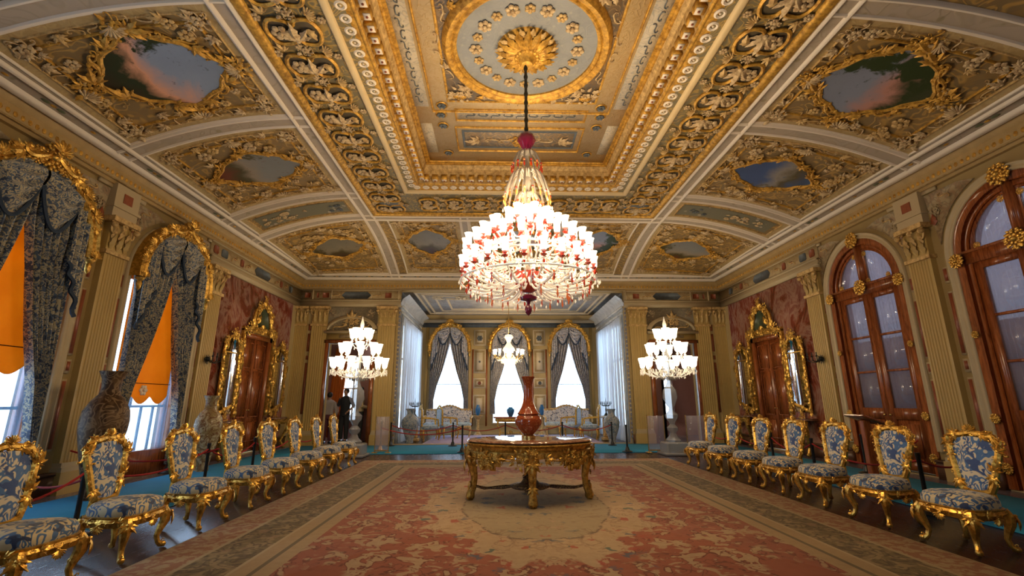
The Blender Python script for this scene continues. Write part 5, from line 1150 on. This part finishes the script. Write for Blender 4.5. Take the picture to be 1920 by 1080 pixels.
# ---------------------------------------------------------------- alcove chandelier
t=thing('small_chandelier','small lit gilt and crystal chandelier hanging in the alcove','chandelier',(-.09,16.8,0))
g=G().add(tube([(0,0,4.7),(0,0,3.55)],.012,5)).build('rod','brass',t)
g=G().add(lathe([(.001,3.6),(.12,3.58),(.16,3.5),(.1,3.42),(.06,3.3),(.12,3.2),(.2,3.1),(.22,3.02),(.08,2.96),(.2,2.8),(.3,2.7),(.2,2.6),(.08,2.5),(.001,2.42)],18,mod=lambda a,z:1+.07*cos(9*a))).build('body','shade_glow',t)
arm=armm(.15,2.8,.52,2.82,.1,0,1,2).build('arm',['brass','brass','crystal_lit'],t);G().add(shade_t,0,fr((.52,0,2.88),s=1.1)).build('lamp_shade','shade_lit',arm)
for i in range(1,14): spin(arm,t,2*PI*i/14)
g=G()
for i in range(160): a=rng.uniform(0,2*PI);r=rng.uniform(.1,.5);g.add(lathe([(.001,-.05),(.012,-.02),(.001,.01)],4),0,fr((r*cos(a),r*sin(a),2.5+.4*r+rng.uniform(-.04,.1))))
o=g.build('crystal_drops','crystal_lit',t);o['kind']='stuff';lamp(-.09,16.8,3.72,P_CH*1.6,.08);lamp(-.09,16.25,2.3,P_CH*2.2,.08)
# ---------------------------------------------------------------- crystal floor candelabra
def candelabrum(x,y,label):
    t=thing('floor_candelabrum',label,'candelabrum',(x,y,0),0,'tall crystal candelabra')
    G().add(rbox(-.26,.26,-.26,.26,.02,.3,.03)).add(rbox(-.32,.32,-.32,.32,0,.06,.015)).build('plinth','crystal',t)
    G().add(lathe([(.001,.3),(.16,.3),(.18,.34),(.1,.42),(.07,.5),(.12,.56),(.13,.62),(.06,.7),(.08,.76),(.14,.84),(.15,.92),(.07,1.0),(.05,1.08),(.1,1.14),(.17,1.32),(.15,1.5),(.08,1.6),(.04,1.72),(.06,1.85),(.03,2.0),(.05,2.3),(.03,2.6),(.02,2.75)],14,mod=lambda a,z:1+.05*cos(7*a))).build('column','crystal',t)
    G().add(lathe([(.001,2.72),(.07,2.75),(.075,2.9),(.03,2.95),(.02,3.0),(.045,3.06),(.05,3.12),(.02,3.24),(.001,3.33)],8)).build('finial','crystal_lit',t)
    sh=lathe([(.03,0),(.05,.03),(.06,.1),(.085,.2),(.09,.205),(.08,.2),(.05,.1),(.04,.03)],12)
    for n,r,z in ((12,.62,2.06),(8,.43,2.42),(5,.22,2.78)):
        a0=.13*n;arm=armm(.05,z-.22,r,z-.1,.08,0,0,0).build('arm','crystal_lit',t);arm.rotation_euler=(0,0,a0);G().add(sh,0,fr((r,0,z-.02),s=1.15)).build('lamp_shade','shade_lit',arm)
        for i in range(1,n): spin(arm,t,a0+2*PI*i/n)
    g=G()
    for k in range(260): a=rng.uniform(0,2*PI);r=rng.choice([.66,.6,.45,.3]);g.add(lathe([(.001,-.06),(.013,-.02),(.001,.01)],4),0,fr((r*cos(a),r*sin(a),1.95+rng.uniform(-.05,.06))))
    for k in range(60): a=rng.uniform(0,2*PI);r=rng.uniform(.1,.3);g.add(lathe([(.001,-.07),(.016,-.02),(.001,.01)],4),1,fr((r*cos(a),r*sin(a),1.75+.3*r)))
    o=g.build('crystal_drops',['crystal_lit','crystal_clear'],t);o['kind']='stuff'
    for a in (0,2.1,4.2): lamp(x+.75*cos(a-1.57),y+.75*sin(a-1.57),2.35,P_CA,.06)
candelabrum(-3.86,11.55,'tall lit crystal candelabrum at the end of the left chair row')
candelabrum(3.72,11.5,'tall lit crystal candelabrum at the end of the right chair row')
# acrylic guards
for x,y,w_,n_ in ((3.44,11.9,.42,'left of the right candelabrum'),(4.42,11.85,.46,'right of the right candelabrum, by the last chair'),(-3.36,12.2,.34,'right of the left candelabrum')):
    t=thing('guard_screen','clear acrylic guard screen %s'%n_,'screen',(x,y,0),0,'acrylic guard screens')
    G().add(box(-w_/2,w_/2,-.006,.006,.06,.88)).build('panel','acrylic',t,smooth=False);g=G()
    for q in(-1,1): g.add(tube([(q*w_/2,0,0),(q*w_/2,0,.9)],.012,6))
    g.add(box(-w_/2,w_/2,-.01,.01,.05,.08)).build('frame','brass',t)
    for q in (-1,1): G().add(rbox(q*w_/2-.07,q*w_/2+.07,-.09,.09,0.012,.03,.008)).build('foot','brass',t)
# ---------------------------------------------------------------- rope posts and ropes
def post(x,y,label,h=.65,m='post_black'):
    global P0
    if P0 is None or m!='post_black':
        t=thing('rope_post',label,'rope post',(x,y,.012),0,'black rope posts');G().add(lathe([(.025,.1),(.022,.2),(.022,h-.05),(.026,h-.04),(.026,h),(.001,h)],10)).build('pole',m,t)
        G().add(lathe([(.001,0),(.13,0),(.13,.015),(.06,.04),(.035,.12),(.001,.12)],16)).build('base',m,t)
        if m=='post_black':P0=t
        return t
    return dup(P0,(x,y,.012),0,label,'black rope posts')
P0=None
def rope(a,b,label,z=.58,sag=.16):
    P=[(a[0]+(b[0]-a[0])*u,a[1]+(b[1]-a[1])*u,z-sag*4*u*(1-u)) for u in np.linspace(0,1,17)];tag(G().add(tube(P,.012,6)).build('barrier_rope','rope_red'),label,'rope','red barrier ropes')
Lp=[(-4.35,3.4),(-4.55,5.0),(-4.75,7.35),(-4.65,8.5),(-4.6,9.9),(-4.55,11.3)]
ln=['behind the first left chair','hidden behind the second left chair','behind the third left chair','behind the fourth left chair','behind the sixth left chair','behind the last left chair']
for p,n_ in zip(Lp,ln): post(*p,'black rope post on the left runner, '+n_)
post(-6.45,9.1,'black rope post standing alone by the sill of the left window')
Rp=[(4.3,5.45),(4.5,7.6),(4.6,8.9),(4.5,10.1),(4.4,11.2)];rn=['at the shoulder of the nearest right chair','behind the third right chair','behind the fifth right chair','behind the sixth right chair','behind the last right chair']
for p,n_ in zip(Rp,rn): post(*p,'black rope post on the right runner, '+n_)
post(5.9,8.35,'black rope post beside the lectern before the arched door')
Ep=[(-3.56,14.1),(-1.76,13.95),(-.26,13.9),(1.38,13.9),(2.8,13.85)];en=['at the left corner of the alcove','left of the alcove centre','just left behind the tall red vase','just right behind the tall red vase','at the right corner of the alcove']
for p,n_ in zip(Ep,en): post(*p,'black rope post '+n_)
post(-1.37,12.25,'black rope post before the alcove, in front of the left sofa');post(2.75,12.1,'black rope post before the alcove, near the right candelabrum')
post(-3.52,12.75,'brass rope post near the foot of the left candelabrum',.84,'brass')
for i in range(len(Lp)-1): rope(Lp[i],Lp[i+1],'left runner rope from the post '+ln[i])
for i in range(len(Rp)-1): rope(Rp[i],Rp[i+1],'right runner rope from the post '+rn[i])
for i in range(len(Ep)-1): rope(Ep[i],Ep[i+1],'alcove rope from the post '+en[i])
rope(Rp[0],(6.5,6.8),'red rope from the nearest right chair towards the fluted pilaster');rope((5.9,8.35),(6.6,8.0),'red rope from the lectern post to the pilaster');rope((-6.45,9.1),(-6.6,10.1),'red rope from the lone left post to the wall')
rope((-6.6,7.2),(-4.6,7.35),'red rope in front of the great brown vase');rope((-1.37,12.25),(-3.52,12.75),'red rope from the brass post towards the alcove');rope((-6.6,6.2),(-4.55,5.0),'red rope low in front of the left pilaster base',.52)
# ---------------------------------------------------------------- big vases
def bigvase(x,y,h,rm,m,label,name='floor_vase'):
    p=[(.001,0),(.42,0),(.45,.03),(.4,.06),(.5,.16),(.75,.34),(.97,.52),(1,.6),(.94,.68),(.7,.76),(.45,.81),(.4,.86),(.42,.93),(.56,.985),(.6,1.0),(.54,1.0),(.38,.93),(.001,.9)]
    o=G().add(lathe([(r*rm,z*h) for r,z in p],28)).build(name,m);o.location=(x,y,.0125);return tag(o,label,'vase')
bigvase(-5.85,6.75,1.66,.27,'vase_brown','great dark brown floor vase between the two left windows')
bigvase(-5.95,9.3,1.36,.235,'vase_cream','smaller cream and brown floor vase right of the left window')
bigvase(-3.18,15.0,1.02,.27,'vase_slate','grey blue floor vase at the left side of the alcove');bigvase(3.02,14.75,.99,.25,'vase_slate','grey blue floor vase at the right side of the alcove')
# ---------------------------------------------------------------- alcove furniture
def sofa(x,y,label,w_=1.7,rot=0):
    t=thing('sofa',label,'sofa',(x,y,0),rot,'long alcove sofas')
    G().add(rbox(-w_/2,w_/2,-.33,.3,.34,.5,.05)).build('seat','damask_pale',t)
    g=G().add(grid(lambda u,v:(-w_/2+w_*u,.27+.1*v,.45+(.42+.16*math.sin(PI*u)**2+.05*abs(cos(2*PI*u)))*v),40,5)).add(grid(lambda u,v:(-w_/2+w_*u,.34+.1*v,.45+(.42+.16*math.sin(PI*u)**2+.05*abs(cos(2*PI*u)))*v),40,5));g.build('backrest','damask_far',t)
    g=G();P=[(-w_/2+w_*u,.4,.88+.16*math.sin(PI*u)**2+.05*abs(cos(2*PI*u))) for u in np.linspace(0,1,31)];g.add(tube(P,.03,6))
    for i in range(1,30,2): g.add(ACAN if i%4 else CSb,0,fr(np.array(P[i])-(0,.03,0),(1,0,0),(0,0,1),(0,-1,0),.1))
    g.add(tube([(-w_/2,-.34,.36),(0,-.36,.33),(w_/2,-.34,.36)],.035,6));g.build('frame','gilt_pale',t)
    for s_ in(-1,1): G().add(tube([(s_*w_/2,.3,.72),(s_*(w_/2+.04),0,.7),(s_*w_/2,-.25,.66),(s_*w_/2,-.28,.5)],.035,6)).build('armrest','gilt_pale',t)
    for q in (-1,-.33,.33,1):
        for yy in (-.3,.32): G().add(tube([(q*(w_/2-.05),yy,.34),(q*(w_/2-.03),yy-.03,.2),(q*(w_/2-.06),yy,.0)],[.035,.025,.025],6)).build('leg','gilt_pale',t)
    return t
sofa(-2.3,17.75,'long gilt sofa with blue damask under the left alcove window');sofa(2.12,17.75,'long gilt sofa with blue damask under the right alcove window')
def armchair(x,y,rot,label,m):
    t=thing('armchair',label,'armchair',(x,y,0),rot,'gilt armchairs of the alcove')
    G().add(rbox(-.28,.28,-.27,.27,.34,.48,.05)).build('seat','damask_pale',t);G().add(rbox(-.36,-.27,-.24,.24,.45,1.0,.03)).build('backrest',m,t)
    g=G().add(tube([(-.32,-.26,.45),(-.34,-.28,.95),(-.35,0,1.1),(-.34,.28,.95),(-.32,.26,.45)],.03,6)).add(CLUS[0],0,fr((-.31,0,1.08),(0,1,0),(0,0,1),(1,0,0),.09)).add(tube([(.28,-.28,.34),(.3,0,.32),(.28,.28,.34)],.03,6));g.build('frame','gold',t)
    for s_ in(-1,1): G().add(tube([(-.3,s_*.27,.72),(0,s_*.31,.7),(.2,s_*.29,.66),(.22,s_*.28,.45)],.028,6)).build('armrest','gold',t)
    for a in(-1,1):
        for b in(-1,1): G().add(tube([(a*.25,b*.24,.34),(a*.28,b*.27,.2),(a*.24,b*.24,.03),(a*.27,b*.26,0)],[.035,.028,.022,.028],6)).build('leg','gold',t)
armchair(-2.72,16.2,.3,'gilt armchair with striped back near the left alcove pedestal','damask_far');armchair(-2.2,16.9,.5,'pale gilt armchair between the left striped armchair and left sofa','damask_pale')
armchair(2.62,16.2,PI-.3,'gilt armchair with dark back near the right alcove pedestal','damask_far');armchair(2.05,16.9,PI-.5,'pale gilt armchair between the right dark armchair and right sofa','damask_pale')
t=thing('side_table','dark gilt alcove table carrying a round blue vase','table',(-.02,17.1,0))
G().add(lathe([(.001,.66),(.6,.66),(.62,.68),(.62,.7),(.6,.71),(.001,.71)],28,sy=.6)).build('table_top','mahogany',t);G().add(lathe([(.54,.66),(.56,.6),(.52,.54),(.5,.56),(.5,.66)],28,sy=.6)).build('apron','gold_dark',t)
for a in (.5,2.64,3.64,5.78): G().add(tube([(.5*cos(a),.3*sin(a),.6),(.53*cos(a),.32*sin(a),.42),(.4*cos(a),.25*sin(a),.2),(.48*cos(a),.3*sin(a),.0)],[.04,.035,.025,.03],6)).build('leg','gold_dark',t)
G().add(tube([(-.4,0,.18),(0,0,.14),(.4,0,.18)],.025,6)).add(ball(.08,8,5,c=(0,0,.18))).build('stretcher','gold_dark',t)
o=G().add(lathe([(.001,0),(.06,0),(.07,.02),(.12,.12),(.14,.2),(.13,.26),(.07,.3),(.08,.33),(.001,.33)],20)).build('round_vase','blue_vase');o.location=(-.02,17.1,.71);tag(o,'round bright blue vase on the alcove table','vase')
for s_,n_ in ((-1,'left'),(1,'right')):
    t=thing('pedestal','gilt pedestal of the alcove, %s side, under a dark candelabrum'%n_,'pedestal',(s_*3.14-.04,15.75,0));G().add(rbox(-.17,.17,-.17,.17,0,.1,.02)).add(rbox(-.12,.12,-.12,.12,.1,.7,.03)).build('shaft','gilt_pale',t);G().add(rbox(-.18,.18,-.18,.18,.7,.77,.02)).build('cap','marble_pale',t)
    t=thing('table_candelabrum','dark bronze candelabrum on the %s alcove pedestal'%n_,'candelabrum',(s_*3.14-.04,15.75,.77));G().add(lathe([(.001,0),(.09,0),(.06,.04),(.02,.1),(.03,.2),(.015,.25),(.02,.35),(.012,.42),(.001,.6)],10)).build('stem','bronze',t)
    for i in range(6):
        a=2*PI*i/6;G().add(tube([(0,0,.33),(.08*cos(a),.08*sin(a),.31),(.17*cos(a),.17*sin(a),.36),(.17*cos(a),.17*sin(a),.46)],.012,5)).add(lathe([(.001,0),(.03,.01),(.02,.03),(.001,.03)],7),0,fr((.17*cos(a),.17*sin(a),.38))).build('arm','bronze',t)
    t=thing('niche_vase_stand','small gilt stand between the alcove windows, %s of centre'%n_,'stand',(s_*1.24,18.6,0));G().add(lathe([(.001,0),(.16,0),(.12,.05),(.06,.15),(.05,.5),(.1,.6),(.17,.68),(.001,.68)],10)).build('column','gilt_pale',t);G().add(lathe([(.17,.68),(.19,.69),(.19,.71),(.001,.715)],16)).build('top','gilt_pale',t)
    o=G().add(lathe([(.001,0),(.05,0),(.09,.12),(.1,.24),(.06,.34),(.05,.4),(.001,.4)],16)).build('small_vase','blue_vase');o.location=(s_*1.24,18.6,.715);tag(o,'slim blue vase on the gilt stand, %s of the middle alcove window'%n_,'vase')
# ---------------------------------------------------------------- lecterns
def lectern(x,y,rot,label,m='mahogany'):
    t=thing('lectern',label,'lectern',(x,y,0),rot);G().add(rbox(-.2,.2,-.18,.18,.012,.05,.01)).build('base',m,t)
    G().add(rbox(-.05,.05,-.06,.06,.05,.92,.01)).build('post',m,t);g=G().add(rbox(-.22,.22,-.2,.2,0,.035,.01));g.t=[xf(q,fr((0,0,.92),(1,0,0),(0,.94,.34),(0,-.34,.94))) for q in g.t];g.build('reading_board',m,t)
lectern(5.62,7.85,PI/2,'dark wooden lectern before the farther arched door of the right wall')
# ---------------------------------------------------------------- visitors in the left doorway
def person(name_label,x,y,h,rot,top,bottom,pose,headtilt=0):
    s=h/1.75;root=thing('person',name_label,'person',(x,y,0),rot)
    V=[];E=[];R=[]
    def v(p,r): V.append((p[0]*s,p[1]*s,p[2]*s));R.append(r*s if not isinstance(r,tuple) else (r[0]*s,r[1]*s));return len(V)-1
    def ln(a,b): E.append((a,b))
    pel=v((0,0,.95),(.15,.11));w1=v((0,0,1.08),(.135,.1));chs=v((0,0,1.28),(.165,.115));sh=v((0,0,1.42),(.12,.09));nk=v((0,.0,1.5),.052);hd0=v((0,.015,1.56),.06);hd1=v((0,.02,1.64),(.078,.09));hd2=v((0,.015,1.71),(.065,.075))
    for a,b in ((pel,w1),(w1,chs),(chs,sh),(sh,nk),(nk,hd0),(hd0,hd1),(hd1,hd2)): ln(a,b)
    for sd,(el,wr) in zip((-1,1),pose):
        s0=v((sd*.17,0,1.4),.058);e=v(el,.04);w_=v(wr,.028);hh=np.array(wr)+(np.array(wr)-np.array(el))/np.linalg.norm(np.array(wr)-np.array(el))*.07;h_=v(hh,(.035,.018));ln(sh,s0);ln(s0,e);ln(e,w_);ln(w_,h_)
        d=(np.array(wr)-np.array(el));d/=np.linalg.norm(d);q=np.cross(d,(1,0,0));q/=np.linalg.norm(q)+1e-9
        for k in range(4): o1=hh+q*(k-1.5)*.018;f1=v(o1+d*.03,.008);f2=v(o1+d*(.075 if k in(1,2) else .06)+np.array([0,.01,0]),.007);ln(h_,f1);ln(f1,f2)
        th=v(hh-q*.045-d*.01,.009);ln(h_,th)
        hip=v((sd*.09,0,.88),.085);kn=v((sd*.1,.02,.5),.055);an=v((sd*.1,0,.09),.038);to=v((sd*.12,.14,.035),.035);ln(pel,hip);ln(hip,kn);ln(kn,an);ln(an,to)
    me=bpy.data.meshes.new('body');me.from_pydata(V,E,[]);o=bpy.data.objects.new('body',me);C.objects.link(o);o.parent=root
    sk=o.modifiers.new('s','SKIN');sk.use_smooth_shade=True
    for i,r in enumerate(R): me.skin_vertices[0].data[i].radius=r if isinstance(r,tuple) else (r,r)
    me.skin_vertices[0].data[0].use_root=True;o.modifiers.new('u','SUBSURF').render_levels=2;o.modifiers['u'].levels=1;me.materials.append(mat('skin'))
    m=.018
    def cloth(nm,keep,mt,grow):
        c=G()
        return c
    # clothing as close shells
    g=G();prof=[(.17,.94),(.175,1.0),(.165,1.1),(.185,1.25),(.2,1.36),(.17,1.44),(.09,1.49),(.06,1.5)]
    g.add(lathe([(r*s,z*s) for r,z in prof],20,sy=.68))
    for sd,(el,wr) in zip((-1,1),pose):
        a=np.array((sd*.165,0,1.4));e=np.array(el);mid=(np.array(wr)-e)*(.8 if top[1] else .12)+e;g.add(tube([(a*s),((a+e)/2*s),(e*s),(mid*s)],[.075*s,.066*s,.056*s,.05*s],8))
    g.build('shirt',top[0],root)
    g=G().add(lathe([(r*s,z*s) for r,z in [(.175,.98),(.18,.92),(.17,.84),(.1,.8)]],16,sy=.7))
    for sd in(-1,1): g.add(tube([(sd*.085*s,0,.86*s),(sd*.1*s,.02*s,.5*s),(sd*.1*s,0,.1*s)],[.105*s,.08*s,.062*s],10))
    g.build('trousers',bottom,root)
    for sd in(-1,1): G().add(rbox(sd*.105*s-.045*s,sd*.105*s+.045*s,-.08*s,.2*s,0.0,.07*s,.02*s)).build('shoe','post_black',root)
    g=G().add(ball(.093*s,12,8,c=(0,-.012*s,1.66*s),s=(1,1.08,1.08)));g.build('hair','hair',root)
    g=G().add(ball(.012*s,6,4,c=(0,.11*s,1.61*s),s=(1,1.6,1.5)))
    for q in(-1,1): g.add(ball(.016*s,6,4,c=(q*.082*s,.02*s,1.62*s),s=(.5,1,1.5)));g.add(ball(.008*s,6,4,c=(q*.032*s,.098*s,1.64*s)))
    g.add(ball(.02*s,6,4,c=(0,.1*s,1.565*s),s=(1.2,.5,.3)));g.build('face','skin',root)
down=(((-.24,0,1.14),(-.25,.05,.9)),((.24,0,1.14),(.25,.05,.9)))
hold=(((-.25,.02,1.14),(-.12,.25,1.1)),((.25,.02,1.14),(.12,.25,1.1)))
person('person in a light grey top and maroon trousers standing in the left doorway',-5.77,15.2,1.54,.15,('cloth_grey',True),'cloth_maroon',down)
person('person in a black short sleeved shirt with bent arms in the left doorway',-5.42,15.7,1.67,2.9,('cloth_black',False),'cloth_black',(((-.3,-.02,1.16),(-.2,.12,1.0)),((.3,-.02,1.16),(.2,.12,1.0))))
person('person in a cream top reading a sheet, right of the black shirted visitor',-4.8,15.2,1.7,-1.2,('cloth_cream',True),'cloth_black',hold)
_s=1.7/1.75;_R=Matrix.Translation((-4.8,15.2,0))@Matrix.Rotation(-1.2,4,'Z')
o=G().add(box(-.15,.15,-.1,.1,0,.004)).build('information_sheet','paper',smooth=False);o.matrix_world=_R@Matrix.Translation((0,.36*_s,1.1*_s))@Matrix.Rotation(.5,4,'X');tag(o,'cream paper sheet held by the reading visitor','paper sheet')
